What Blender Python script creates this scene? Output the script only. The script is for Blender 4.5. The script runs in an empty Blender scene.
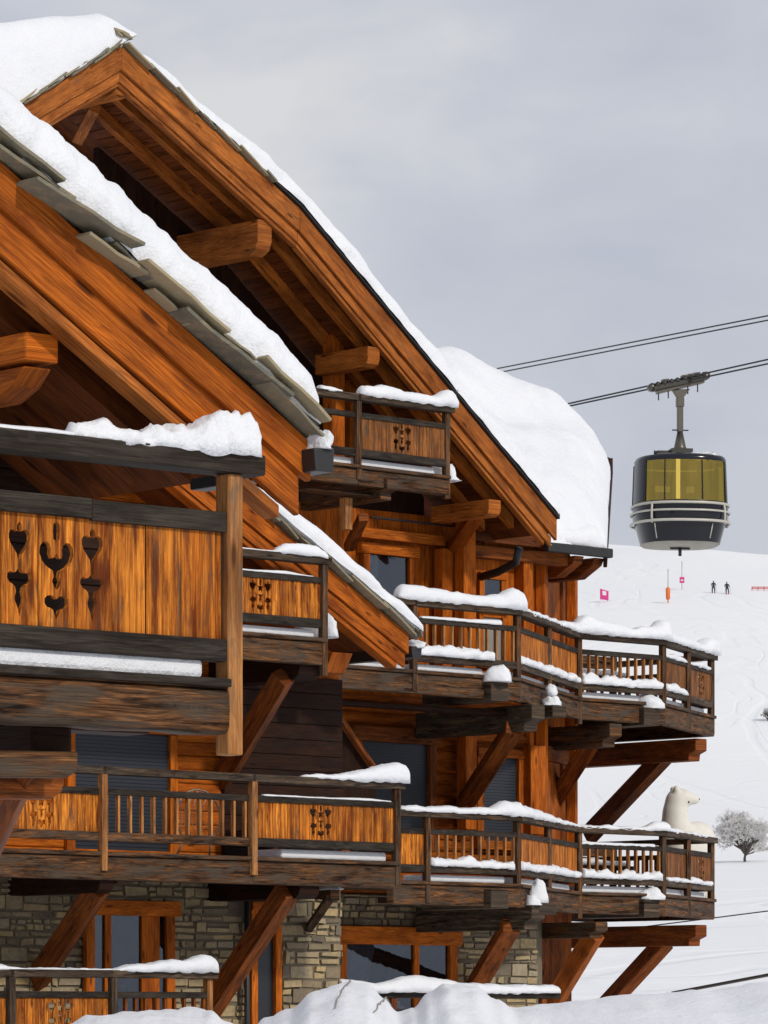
import bpy, math, random
from mathutils import Vector, Matrix, noise
random.seed(7)
R=math.radians
FPX=4300.0; CX=384.0; HY=1020.0
scene=bpy.context.scene
COL=scene.collection
GROUND=-1.9

# ------------------------------------------------------------------ frames
class Frame:
    def __init__(s,O,th):
        s.O=Vector(O); s.th=R(th); s.c=math.cos(s.th); s.n=math.sin(s.th)
    def w(s,p):
        return s.O+Vector((p[0]*s.c-p[1]*s.n, p[0]*s.n+p[1]*s.c, p[2]))
    def pix(s,px,py,t):
        u=(px-CX)/FPX
        a=(u*(s.O.y+t*s.c)+t*s.n-s.O.x)/(s.c-u*s.n)
        D=s.O.y+a*s.n+t*s.c
        return Vector((a,t,(HY-py)/FPX*D))
    def proj(s,p):
        q=s.w(p); return (CX+FPX*q.x/q.y, HY-FPX*q.z/q.y)
FA=Frame((0,60,0),43)
FN=Frame((0,18.84,0),40)
FW=Frame((0,0,0),0)
def at(px,py,D): return Vector(((px-CX)/FPX*D, D, (HY-py)/FPX*D))

def tag(o,label=None,cat=None,group=None,kind=None):
    if label: o['label']=label
    if cat: o['category']=cat
    if group: o['group']=group
    if kind: o['kind']=kind
    return o
def empty(name,fr,base):
    o=bpy.data.objects.new(name,None); COL.objects.link(o)
    o.location=fr.w(base); o.rotation_euler=(0,0,fr.th)
    o.empty_display_size=.2
    o['bx'],o['by'],o['bz']=base[0],base[1],base[2]
    return o

# ------------------------------------------------------------------ mesh builder
class MB:
    def __init__(s): s.v=[];s.f=[];s.uv=[];s.pv=[];s.sm=[]
    def face_uv(s,pts,g,off):
        n=Vector((0,0,0))
        for i in range(len(pts)):
            a=pts[i];b=pts[(i+1)%len(pts)]
            n+=Vector(((a.y-b.y)*(a.z+b.z),(a.z-b.z)*(a.x+b.x),(a.x-b.x)*(a.y+b.y)))
        if n.length<1e-12: n=Vector((0,0,1))
        n.normalize()
        if abs(n.dot(g))>.85:
            h=Vector((0,0,1)) if abs(n.z)<.7 else Vector((1,0,0))
            e=n.cross(h).normalized(); f=n.cross(e)
            return [(p.dot(e)*.3+off[0],p.dot(f)+off[1]) for p in pts]
        e=(g-n*g.dot(n)).normalized(); f=n.cross(e)
        return [(p.dot(e)+off[0],p.dot(f)+off[1]) for p in pts]
    def add(s,verts,faces,g=Vector((1,0,0)),smooth=False,pv=None):
        b=len(s.v); off=(random.random()*40,random.random()*40)
        pv=random.random() if pv is None else pv
        vs=[Vector(v) for v in verts]
        s.v+=vs; s.pv+=[pv]*len(vs)
        for f in faces:
            s.f.append([b+i for i in f]); s.sm.append(smooth)
            s.uv+=s.face_uv([vs[i] for i in f],g,off)
    def prism(s,poly,d,g=None):
        poly=[Vector(p) for p in poly]; d=Vector(d); n=len(poly)
        nn=Vector((0,0,0))
        for i in range(n):
            a=poly[i];b=poly[(i+1)%n]
            nn+=Vector(((a.y-b.y)*(a.z+b.z),(a.z-b.z)*(a.x+b.x),(a.x-b.x)*(a.y+b.y)))
        if nn.dot(d)>0: poly.reverse()
        if g is None: g=(poly[1]-poly[0])
        g=Vector(g).normalized()
        vs=poly+[p+d for p in poly]
        fs=[list(range(n)),list(range(2*n-1,n-1,-1))]
        for i in range(n):
            j=(i+1)%n; fs.append([i,i+n,j+n,j])
        s.add(vs,fs,g)
    def beam(s,p0,p1,w,h,up=Vector((0,0,1)),ext=0):
        p0=Vector(p0);p1=Vector(p1);d=(p1-p0).normalized()
        p0=p0-d*ext;p1=p1+d*ext
        x=d.cross(up)
        if x.length<1e-4: x=d.cross(Vector((0,1,0)))
        x.normalize(); y=x.cross(d).normalized()
        s.prism([p0-x*w/2-y*h/2,p0+x*w/2-y*h/2,p0+x*w/2+y*h/2,p0-x*w/2+y*h/2],p1-p0,d)
    def box(s,a,b,g=(1,0,0)):
        x0,x1=sorted((a[0],b[0]));y0,y1=sorted((a[1],b[1]));z0,z1=sorted((a[2],b[2]))
        s.prism([(x0,y0,z0),(x1,y0,z0),(x1,y1,z0),(x0,y1,z0)],(0,0,z1-z0),g)
    def tube(s,pts,rad,n=8,smooth=True,cap=True):
        pts=[Vector(p) for p in pts]
        if not hasattr(rad,'__len__'): rad=[rad]*len(pts)
        vs=[];fs=[]
        ref=None
        for i,p in enumerate(pts):
            d=(pts[min(i+1,len(pts)-1)]-pts[max(i-1,0)]).normalized()
            x=d.cross(Vector((0,0,1)) if abs(d.z)<.9 else Vector((0,1,0))).normalized() if ref is None else (ref-d*ref.dot(d)).normalized()
            ref=x; y=d.cross(x)
            for k in range(n):
                a=2*math.pi*k/n
                vs.append(p+(x*math.cos(a)+y*math.sin(a))*rad[i])
        for i in range(len(pts)-1):
            for k in range(n):
                k2=(k+1)%n
                fs.append([i*n+k,i*n+k2,(i+1)*n+k2,(i+1)*n+k])
        if cap:
            fs.append(list(range(n-1,-1,-1))); fs.append([(len(pts)-1)*n+k for k in range(n)])
        s.add(vs,fs,(pts[-1]-pts[0]).normalized() if (pts[-1]-pts[0]).length>1e-6 else Vector((0,0,1)),smooth)
    def build(s,name,mat,root=None,fr=None,bevel=0.0,parent=None,label=None,base=None):
        me=bpy.data.meshes.new(name)
        if root is not None: b=Vector((root['bx'],root['by'],root['bz']))
        else: b=Vector(base) if base is not None else Vector((0,0,0))
        me.from_pydata([tuple(v-b) for v in s.v],[],s.f)
        uvl=me.uv_layers.new(name='UVMap')
        uvl.data.foreach_set('uv',[c for q in s.uv for c in q])
        at_=me.attributes.new('pv','FLOAT','POINT'); at_.data.foreach_set('value',s.pv)
        me.polygons.foreach_set('use_smooth',s.sm)
        me.materials.append(mat); me.update()
        o=bpy.data.objects.new(name,me); COL.objects.link(o)
        if parent is not None or root is not None:
            o.parent=parent if parent is not None else root
        elif fr is not None:
            o.location=fr.w(b); o.rotation_euler=(0,0,fr.th)
        if bevel>0:
            m=o.modifiers.new('bevel','BEVEL'); m.width=bevel; m.segments=2; m.limit_method='ANGLE'; m.angle_limit=R(40)
        if label: o['label']=label
        return o

# ------------------------------------------------------------------ materials
class NT:
    def __init__(s,name,world=False):
        if world: s.m=bpy.data.worlds.new(name)
        else: s.m=bpy.data.materials.new(name)
        s.m.use_nodes=True; s.t=s.m.node_tree; s.t.nodes.clear()
    def n(s,typ,**kw):
        o=s.t.nodes.new(typ)
        for k,v in kw.items():
            if k.startswith('i_'):
                key=k[2:].replace('_',' ')
                try: o.inputs[key].default_value=v
                except Exception: o.inputs[int(key)].default_value=v
            else: setattr(o,k,v)
        return o
    def l(s,a,b): s.t.links.new(a,b)
    def math(s,op,a,b=None,c=None,clamp=False):
        o=s.t.nodes.new('ShaderNodeMath'); o.operation=op; o.use_clamp=clamp
        for i,x in enumerate((a,b,c)):
            if x is None: continue
            if isinstance(x,(int,float)): o.inputs[i].default_value=x
            else: s.l(x,o.inputs[i])
        return o.outputs[0]
    def mix(s,f,a,b,typ='MIX'):
        o=s.t.nodes.new('ShaderNodeMix'); o.data_type='RGBA'; o.blend_type=typ
        for idx,x in ((0,f),(6,a),(7,b)):
            if isinstance(x,(int,float)): o.inputs[idx].default_value=x
            elif isinstance(x,tuple): o.inputs[idx].default_value=(*x,1) if len(x)==3 else x
            else: s.l(x,o.inputs[idx])
        return o.outputs[2]
    def ramp(s,f,stops,interp='LINEAR'):
        o=s.t.nodes.new('ShaderNodeValToRGB'); o.color_ramp.interpolation=interp
        e=o.color_ramp.elements
        while len(e)<len(stops): e.new(.5)
        for i,(p,c) in enumerate(stops):
            e[i].position=p
            e[i].color=(*c,1) if isinstance(c,tuple) else (c,c,c,1)
        s.l(f,o.inputs[0]); return o.outputs[0]
    def noise(s,vec,scale,detail=4,rough=.55,dist=0):
        o=s.n('ShaderNodeTexNoise'); o.inputs['Scale'].default_value=scale
        o.inputs['Detail'].default_value=detail; o.inputs['Roughness'].default_value=rough
        o.inputs['Distortion'].default_value=dist
        if vec is not None: s.l(vec,o.inputs['Vector'])
        return o.outputs[0]
    def vmul(s,vec,t):
        o=s.n('ShaderNodeVectorMath',operation='MULTIPLY'); s.l(vec,o.inputs[0]); o.inputs[1].default_value=t
        return o.outputs[0]
    def out(s,color,rough=.6,bump=None,bstr=.3,bdist=.01,metal=0,spec=.5,sss=0,coat=0):
        b=s.n('ShaderNodeBsdfPrincipled')
        def st(k,v):
            if isinstance(v,(int,float)): b.inputs[k].default_value=v
            elif isinstance(v,tuple): b.inputs[k].default_value=(*v,1)
            else: s.l(v,b.inputs[k])
        st('Base Color',color); st('Roughness',rough); st('Metallic',metal); st('Specular IOR Level',spec)
        if coat: st('Coat Weight',coat); b.inputs['Coat Roughness'].default_value=.1
        if sss:
            st('Subsurface Weight',sss); b.inputs['Subsurface Radius'].default_value=(.06,.07,.09); b.inputs['Subsurface Scale'].default_value=.6
        if bump is not None:
            bm=s.n('ShaderNodeBump'); bm.inputs['Strength'].default_value=bstr; bm.inputs['Distance'].default_value=bdist
            s.l(bump,bm.inputs['Height']); s.l(bm.outputs[0],b.inputs['Normal'])
        o=s.n('ShaderNodeOutputMaterial'); s.l(b.outputs[0],o.inputs[0])
        return s.m

def wood(name,dark,mid,light,grey=.0,greyc=(.16,.145,.13),stain=.4,ring=13,contrast=1.0,rough=.6,blotch=None):
    t=NT(name)
    uv=t.n('ShaderNodeUVMap').outputs[0]
    pv=t.n('ShaderNodeAttribute',attribute_name='pv').outputs['Fac']
    # broad distortion of the growth rings
    warp=t.noise(t.vmul(uv,(1.1,4.5,1)),1.0,2,.45)
    sep=t.n('ShaderNodeSeparateXYZ'); t.l(uv,sep.inputs[0])
    v=sep.outputs[1]
    ringv=t.math('ADD',t.math('MULTIPLY',v,ring),t.math('MULTIPLY',warp,9.0))
    rf=t.math('FRACT',ringv)
    ringm=t.ramp(rf,[(0,0.0),(.5,.12),(.80,.85),(.92,1.0),(1,.0)])
    fine=t.noise(t.vmul(uv,(3.5,150,1)),1.0,4,.65)
    fleck=t.noise(t.vmul(uv,(4,80,1)),1.0,5,.7)
    base=t.mix(t.math('MULTIPLY',ringm,.8*contrast,clamp=True),light,mid)
    base=t.mix(t.ramp(fine,[(.38,0.0),(.66,.8*contrast)]),base,dark)
    base=t.mix(t.ramp(fleck,[(.50,0.0),(.70,min(1.0,.8*contrast))]),base,dark)
    # plank to plank tone
    base=t.mix(t.math('MULTIPLY',pv,.6),base,t.mix(.65,base,dark))
    pv2=t.math('FRACT',t.math('MULTIPLY',pv,7.31))
    base=t.mix(t.math('MULTIPLY',pv2,.40),base,t.mix(.5,base,light))
    # knots with a dark heart
    vo=t.n('ShaderNodeTexVoronoi'); vo.inputs['Scale'].default_value=1.0
    t.l(t.vmul(uv,(1.9,7.5,1)),vo.inputs['Vector'])
    kn=t.ramp(vo.outputs['Distance'],[(.0,1.0),(.08,.95),(.16,0.0)])
    base=t.mix(t.math('MULTIPLY',kn,.85),base,tuple(c*.30 for c in dark))
    # run-off stains along the grain
    st=t.noise(t.vmul(uv,(1.2,17,1)),1.0,6,.75,.5)
    base=t.mix(t.ramp(st,[(.47-.05*(stain>.8),0.0),(.66-.06*(stain>.8),min(1.0,stain))]),base,tuple(c*.6 for c in dark))
    big=t.noise(t.vmul(uv,(1.6,4,1)),1.0,4,.6)
    base=t.mix(1.0,base,t.ramp(big,[(.32,(.60,.52,.45)),(.5,(1,1,1)),(.68,(1.30,1.26,1.15))]),'MULTIPLY')
    if grey>0:
        gn=t.noise(t.vmul(uv,(2.2,11,1)),1.0,6,.7,.6)
        gcol=t.mix(t.ramp(fine,[(.3,0.0),(.7,1.0)]),greyc,tuple(c*.35 for c in greyc))
        lo=max(.0,.62-grey*.36)
        base=t.mix(t.ramp(gn,[(lo,0.0),(lo+.16,1.0)]),base,gcol)
    hgt=t.math('ADD',t.math('MULTIPLY',ringm,-.35),t.math('MULTIPLY',fine,.9))
    return t.out(base,.68,hgt,.45,.006,spec=.14)

M={}
M['fascia']=wood('wood_fascia',(.10,.018,.002),(.40,.088,.007),(.62,.165,.015),grey=.0,stain=.55,ring=34,contrast=1.0)
M['gable']=wood('wood_gable_fascia',(.13,.032,.006),(.35,.098,.016),(.54,.18,.036),grey=.12,greyc=(.15,.10,.06),stain=.6,ring=26,contrast=1.0)
M['panel']=wood('wood_panel',(.19,.034,.003),(.72,.185,.013),(.95,.36,.045),grey=.22,greyc=(.14,.08,.045),stain=.95,ring=30,contrast=1.0)
M['panelold']=wood('wood_panel_old',(.10,.030,.008),(.32,.105,.022),(.48,.19,.05),grey=.35,greyc=(.12,.08,.05),stain=.9,ring=26)
M['wall']=wood('wood_wall',(.15,.026,.002),(.54,.118,.007),(.74,.20,.015),grey=.0,stain=.55,ring=20,contrast=1.0)
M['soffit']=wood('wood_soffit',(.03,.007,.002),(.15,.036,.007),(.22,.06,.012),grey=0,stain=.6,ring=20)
M['rafter']=wood('wood_rafter',(.10,.022,.004),(.42,.11,.015),(.60,.19,.03),grey=0,stain=.6,ring=20)
M['brace']=wood('wood_brace',(.05,.011,.003),(.28,.065,.010),(.42,.12,.022),grey=.20,greyc=(.10,.055,.03),stain=.8,ring=24)
M['grey']=wood('wood_grey',(.010,.006,.004),(.085,.052,.032),(.21,.145,.095),grey=.45,greyc=(.075,.057,.043),stain=.9,ring=22)
M['greyb']=wood('wood_grey_brown',(.016,.006,.002),(.155,.056,.018),(.34,.155,.06),grey=.48,greyc=(.10,.072,.051),stain=1.0,ring=22,contrast=1.15)
M['char']=wood('wood_dark_rail',(.005,.004,.003),(.022,.016,.012),(.06,.047,.037),grey=.35,greyc=(.07,.056,.045),stain=.7,ring=20)
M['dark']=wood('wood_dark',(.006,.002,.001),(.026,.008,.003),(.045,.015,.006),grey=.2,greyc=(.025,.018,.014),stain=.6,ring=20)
M['post']=wood('wood_post',(.14,.045,.012),(.46,.17,.045),(.66,.32,.11),grey=.26,greyc=(.2,.14,.095),stain=.8,ring=26)

def snowmat():
    t=NT('snow')
    g=t.n('ShaderNodeNewGeometry').outputs['Position']
    a=t.noise(g,9,5,.6); b=t.noise(g,60,3,.6)
    h=t.math('ADD',a,t.math('MULTIPLY',b,.3))
    c_=t.noise(g,2.2,6,.65)
    return t.out(t.mix(c_,(.70,.73,.79),(.83,.845,.875)),.55,h,.5,.05,spec=.25,sss=.12)
M['snow']=snowmat()
def snowground():
    t=NT('snow_field')
    g=t.n('ShaderNodeNewGeometry').outputs['Position']
    a=t.noise(g,.8,6,.6); b=t.noise(t.vmul(g,(.06,.02,.06)),1,5,.6)
    c=t.noise(t.vmul(g,(.012,.05,.05)),1,6,.7,1.5)
    tk=t.noise(t.vmul(g,(.016,.006,.02)),1,3,.55,1.2)
    tk2=t.noise(t.vmul(g,(.03,.012,.02)),1.7,2,.5,.8)
    l1=t.ramp(t.math('ABSOLUTE',t.math('SUBTRACT',tk,.5)),[(0,0.0),(.006,0.0),(.012,1.0)])
    l2=t.ramp(t.math('ABSOLUTE',t.math('SUBTRACT',tk2,.52)),[(0,0.0),(.004,0.0),(.010,1.0)])
    h=t.math('ADD',t.math('ADD',t.math('MULTIPLY',a,.15),t.math('MULTIPLY',c,1.0)),t.math('ADD',t.math('MULTIPLY',l1,.22),t.math('MULTIPLY',l2,.14)))
    col=t.mix(b,(.80,.82,.85),(.86,.87,.89))
    return t.out(col,.6,h,.35,1.2,spec=.2)
M['field']=snowground()
def stonemat():
    t=NT('stone')
    g=t.n('ShaderNodeNewGeometry').outputs['Position']
    pv=t.n('ShaderNodeAttribute',attribute_name='pv').outputs['Fac']
    c=t.ramp(pv,[(0,(.13,.11,.09)),(.2,(.34,.26,.15)),(.4,(.44,.34,.19)),(.6,(.33,.28,.20)),(.8,(.50,.37,.18)),(1,(.22,.18,.13))])
    n=t.noise(g,14,6,.7); n2=t.noise(g,3,4,.6)
    c=t.mix(t.ramp(n,[(.4,0.0),(.75,.6)]),c,(.10,.085,.065))
    c=t.mix(t.ramp(n2,[(.5,0.0),(.7,.35)]),c,(.34,.25,.13))
    return t.out(c,.85,n,.7,.02,spec=.2)
M['stone']=stonemat()
def slatemat():
    t=NT('slate')
    g=t.n('ShaderNodeNewGeometry').outputs['Position']
    pv=t.n('ShaderNodeAttribute',attribute_name='pv').outputs['Fac']
    c=t.ramp(pv,[(0,(.13,.125,.10)),(.5,(.22,.20,.145)),(.8,(.38,.31,.19)),(1,(.16,.15,.12))])
    n=t.noise(t.vmul(g,(1,1,3)),9,6,.7)
    c=t.mix(t.ramp(n,[(.45,0.0),(.7,.7)]),c,(.34,.27,.16))
    return t.out(c,.8,n,.8,.02,spec=.3)
M['slate']=slatemat()
def simple(name,col,rough=.5,metal=0,spec=.5,nz=.25,scale=20,bump=.1):
    t=NT(name)
    g=t.n('ShaderNodeNewGeometry').outputs['Position']
    n=t.noise(g,scale,6,.65)
    c=t.mix(t.math('MULTIPLY',n,nz*1.6,clamp=True),col,tuple(x*.45 for x in col))
    return t.out(c,rough,n,bump,.005,metal=metal,spec=spec)
M['mortar']=simple('mortar',(.21,.17,.115),.95,nz=.5)
M['metal']=simple('gutter_metal',(.03,.03,.032),.5,.3)
M['steel']=simple('hanger_steel',(.17,.155,.13),.38,.9,nz=.5,scale=8)
M['steeld']=simple('carriage_steel',(.07,.068,.06),.5,.6,nz=.5,scale=8)
M['cable']=simple('cable_steel',(.06,.06,.062),.5,.6)
M['cabin']=simple('cabin_paint',(.007,.008,.014),.16,.0,spec=.4,scale=3,bump=0)
M['olive']=simple('cabin_lining',(.05,.043,.02),.6,scale=3,bump=0)
M['cabinl']=simple('cabin_trim',(.52,.50,.44),.4,.1,scale=3)
M['under']=simple('cabin_underside',(.45,.42,.36),.7,scale=2,nz=.7)
M['bear']=simple('bear_plaster',(.82,.79,.72),.6,nz=.28,scale=14,bump=.8)
M['black']=simple('black_plastic',(.02,.02,.022),.5)
M['pink']=simple('pink_plastic',(.70,.05,.26),.5)
M['orange']=simple('orange_plastic',(.80,.17,.03),.5)
M['red']=simple('red_net',(.62,.05,.06),.7)
M['whitep']=simple('white_plastic',(.8,.8,.82),.5)
M['ski']=simple('dark_skiwear',(.03,.035,.05),.8)
M['skin']=simple('skin',(.5,.3,.22),.6)
M['bark']=simple('bark',(.13,.11,.095),.9,nz=.6)
M['frost']=simple('frosted_twig',(.78,.77,.76),.8,nz=.35,scale=3)
M['shutter']=simple('shutter_metal',(.030,.036,.050),.5,.2,scale=6)
M['wire']=simple('wire_steel',(.35,.31,.26),.4,.5)
def glassmat(name,tint,rough=.06):
    t=NT(name)
    g=t.n('ShaderNodeNewGeometry').outputs['Position']
    n=t.noise(g,1.3,3,.5)
    c=t.mix(n,tint,tuple(x*.4 for x in tint))
    return t.out(c,rough,n,.25,.08,spec=.45)
M['glass']=glassmat('window_glass',(.016,.020,.030))
M['plain']=simple('door_glass',(.014,.016,.020),.35)
M['pale']=glassmat('pale_glass',(.40,.42,.40),.3)
M['room']=simple('dark_room',(.012,.012,.014),.9)
M['curtain']=simple('curtain_cloth',(.16,.165,.18),.9)
def clearglass():
    t=NT('window_pane')
    g=t.n('ShaderNodeBsdfGlossy'); g.inputs['Color'].default_value=(.75,.8,.9,1); g.inputs['Roughness'].default_value=.03
    tr=t.n('ShaderNodeBsdfTransparent'); tr.inputs['Color'].default_value=(.62,.66,.70,1)
    mx=t.n('ShaderNodeMixShader'); mx.inputs[0].default_value=.10
    ps=t.n('ShaderNodeNewGeometry').outputs['Position']; nn=t.noise(ps,1.4,3,.5)
    bm=t.n('ShaderNodeBump'); bm.inputs['Strength'].default_value=.3; bm.inputs['Distance'].default_value=.05; t.l(nn,bm.inputs['Height']); t.l(bm.outputs[0],g.inputs['Normal'])
    t.l(tr.outputs[0],mx.inputs[1]); t.l(g.outputs[0],mx.inputs[2])
    o=t.n('ShaderNodeOutputMaterial'); t.l(mx.outputs[0],o.inputs[0]); return t.m
M['clear']=clearglass()
def brass():
    t=NT('brass_strip'); return t.out((.75,.55,.12),.28,metal=.9)
M['brass']=brass()
def goldglass():
    t=NT('gold_cabin_glass')
    g=t.n('ShaderNodeBsdfGlossy'); g.inputs['Color'].default_value=(.85,.62,.15,1); g.inputs['Roughness'].default_value=.10
    tr=t.n('ShaderNodeBsdfTransparent'); tr.inputs['Color'].default_value=(.50,.43,.16,1)
    mx=t.n('ShaderNodeMixShader'); mx.inputs[0].default_value=.38
    t.l(tr.outputs[0],mx.inputs[1]); t.l(g.outputs[0],mx.inputs[2])
    o=t.n('ShaderNodeOutputMaterial'); t.l(mx.outputs[0],o.inputs[0]); return t.m
M['gold']=goldglass()

# ------------------------------------------------------------------ snow shapes
def fbm(p,sc,a=1.0): return noise.fractal(Vector(p)*sc,1.0,2.0,4)*a
def lerp_tab(tab,x):
    if x<=tab[0][0]: return tab[0][1:]
    for a,b in zip(tab,tab[1:]):
        if x<=b[0]:
            f=(x-a[0])/(b[0]-a[0]); f=f*f*(3-2*f)
            return tuple(a[i]*(1-f)+b[i]*f for i in range(1,len(a)))
    return tab[-1][1:]
def snow_run(mb,p0,p1,tab,step=.05,ns=14,amp=.02,sc=3.5,endr=.08,droop=.02,seed=0):
    """rounded snow lying along p0->p1; tab rows: (fraction, height, half width)"""
    p0=Vector(p0);p1=Vector(p1);L=(p1-p0).length;d=(p1-p0)/L
    x=d.cross(Vector((0,0,1))).normalized()
    us=[]
    k=8
    er=min(endr,L*.4)
    for i in range(k): us.append(er*(1-math.cos(i/k*math.pi/2)))
    n=max(2,int((L-2*er)/step))
    for i in range(n+1): us.append(er+(L-2*er)*i/n)
    for i in range(k-1,-1,-1): us.append(L-er*(1-math.cos(i/k*math.pi/2)))
    vs=[];fs=[]
    for u in us:
        h,w=lerp_tab(tab,u/L)
        e=min(u,L-u)
        ef=math.sqrt(max(0,1-(1-min(1,e/er))**2))
        c=p0+d*u
        for j in range(ns+1):
            a=math.pi*j/ns
            ca,sa=math.cos(a),math.sin(a)
            ww=w*(abs(ca)**.8)*(1 if ca>=0 else -1)*(.25+.75*ef)
            hh=h*(sa**.75)*ef
            q=c+x*ww+Vector((0,0,hh))
            if j in (0,ns): q.z-=droop*ef*(.3+2.2*abs(noise.noise(q*7+Vector((seed,0,0)))))
            else:
                nn=(fbm(q+Vector((seed*3.1,0,0)),sc)*1.4+fbm(q+Vector((seed,4,0)),sc*4)*.45)*amp*ef
                q+=(x*ca+Vector((0,0,1))*sa)*nn
            vs.append(q)
    m=ns+1
    for i in range(len(us)-1):
        for j in range(ns):
            fs.append([i*m+j,i*m+j+1,(i+1)*m+j+1,(i+1)*m+j])
        fs.append([i*m+ns,i*m,(i+1)*m,(i+1)*m+ns])
    fs.append(list(range(m-1,-1,-1))); fs.append([(len(us)-1)*m+j for j in range(m)])
    mb.add(vs,fs,d,True)
def snow_slab(mb,P,U,V,N,T,er=None,step=.06,amp=.03,sc=2.5,vstep=None,seed=0,bulge=.0,erv=None,bottom=True):
    """snow on a plane: corner P, edge vectors U,V, normal N, thickness T(u,v) in [0,1]"""
    P=Vector(P);U=Vector(U);V=Vector(V);N=Vector(N).normalized()
    LU,LV=U.length,V.length
    def samples(L,r,stp):
        k=8;o=[r*(1-math.cos(i/k*math.pi/2)) for i in range(k)]
        n=max(2,int((L-2*r)/stp)); o+=[r+(L-2*r)*i/n for i in range(n+1)]
        o+=[L-r*(1-math.cos(i/k*math.pi/2)) for i in range(k-1,-1,-1)]
        return o
    Tm=T(.5,.02); er=er or Tm; erv=erv or er
    su=samples(LU,er,step); sv=samples(LV,erv,vstep or step)
    vs=[];fs=[];Un=U/LU;Vn=V/LV
    def ed(x,L,r): return math.sqrt(max(0,1-(1-min(1,min(x,L-x)/r))**2))
    for a in su:
        for b in sv:
            e=ed(a,LU,er)*ed(b,LV,erv); th=T(a/LU,b/LV)
            q=P+Un*a+Vn*b+N*th*e
            s=Vector((seed*5.3,0,0))
            q+=N*fbm(q+s,sc)*amp*min(1,e*2)
            q+=Vn*fbm(q+s+Vector((9,3,1)),sc*1.6)*amp*(1-ed(b,LV,erv*3))*1.3*(1 if e>0 else .4)
            q+=Un*fbm(q+s+Vector((2,8,4)),sc*1.6)*amp*(1-ed(a,LU,er*3))
            q-=Vn*bulge*math.sin(math.pi*min(1,e))*(1 if b<LV/2 else -1)*(1-min(1,min(b,LV-b)/(erv*2)))
            vs.append(q)
    m=len(sv);n=len(su)
    for i in range(n-1):
        for j in range(m-1):
            fs.append([i*m+j,(i+1)*m+j,(i+1)*m+j+1,i*m+j+1])
    mb.add(vs,fs,Un,True)
    c=[P-N*.01,P+U-N*.01,P+U+V-N*.01,P+V-N*.01]
    if bottom: mb.add(c,[[3,2,1,0]],Un)
def lump(mb,c,r,seed=0,n=20,m=12,amp=.12,flat=.1):
    c=Vector(c);vs=[];fs=[]
    for i in range(m+1):
        th=math.pi*i/m
        for j in range(n):
            ph=2*math.pi*j/n
            d=Vector((math.sin(th)*math.cos(ph),math.sin(th)*math.sin(ph),math.cos(th)))
            k=.86*(1+fbm(d+Vector((seed*1.7,0,0)),1.3)*(amp+.06)*2+fbm(d+Vector((seed,0,3)),4)*.10)
            q=Vector((d.x*r[0],d.y*r[1],d.z*r[2]))*k
            if q.z<-r[2]*flat: q.z=-r[2]*flat
            vs.append(c+q)
    for i in range(m):
        for j in range(n):
            j2=(j+1)%n
            fs.append([i*n+j,(i+1)*n+j,(i+1)*n+j2,i*n+j2])
    mb.add(vs,fs,Vector((1,0,0)),True)
def snow_thing(mb,fr,base,name,label,group='snow lying on rails and ledges'):
    o=mb.build(name,M['snow'],None,fr,base=base)
    return tag(o,label,'snow',group)

# ------------------------------------------------------------------ cut-out motif (in metres around its centre)
K=1/529.0
side_fig=[(0,96),(3,90),(4,82),(2,76),(7,79),(13,80),(19,77),(22,70),(22,60),(18,50),(10,38),(4,29),(2,18),(2,-2),(6,-9),(12,-11),(19,-8),(25,-13),(26,-22),(21,-31),(13,-35),(8,-40),(6,-50),(9,-62),(8,-70),(3,-82),(0,-102)]
mid_oval=[(0,103),(5,98),(6,82),(5,66),(0,60)]
mid_crown=[(0,36),(4,27),(9,25),(12,33),(11,44),(14,54),(20,60),(28,59),(35,50),(37,36),(32,20),(22,9),(13,3),(7,0),(4,-12),(8,-22),(3,-36),(0,-40)]
mid_wing=[(0,-60),(5,-54),(12,-52),(20,-54),(25,-60),(25,-70),(20,-77),(12,-79),(6,-83),(4,-90),(0,-104)]
def mirror(h):
    pts=list(h); r=[(-x,y) for x,y in h[::-1] if x>1e-6]
    return [((x*1.18+(2.2 if x>0 else -2.2 if x<0 else 0))*K,y*K*1.04) for x,y in pts+r]
FIGS={'side':[mirror(side_fig)],'mid':[mirror(mid_oval),mirror(mid_crown),mirror(mid_wing)]}
def holed_plank(mb,origin,ux,un,w,h,thick,figs):
    """plank w x h whose centre is origin; ux along panel, un normal"""
    cu=bpy.data.curves.new('tmp','CURVE'); cu.dimensions='2D'; cu.fill_mode='BOTH'; cu.extrude=thick/2
    def sp(pts):
        s=cu.splines.new('POLY'); s.points.add(len(pts)-1)
        for i,(x,y) in enumerate(pts): s.points[i].co=(x,y,0,1)
        s.use_cyclic_u=True
    sp([(-w/2,-h/2),(w/2,-h/2),(w/2,h/2),(-w/2,h/2)])
    for f in figs: sp(f)
    ob=bpy.data.objects.new('tmp',cu); COL.objects.link(ob)
    dg=bpy.context.evaluated_depsgraph_get()
    me=bpy.data.meshes.new_from_object(ob.evaluated_get(dg))
    vs=[origin+ux*v.co.x+Vector((0,0,1))*v.co.y+un*v.co.z for v in me.vertices]
    fs=[list(p.vertices) for p in me.polygons]
    mb.add(vs,fs,Vector((0,0,1)))
    bpy.data.objects.remove(ob); bpy.data.curves.remove(cu); bpy.data.meshes.remove(me)

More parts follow.
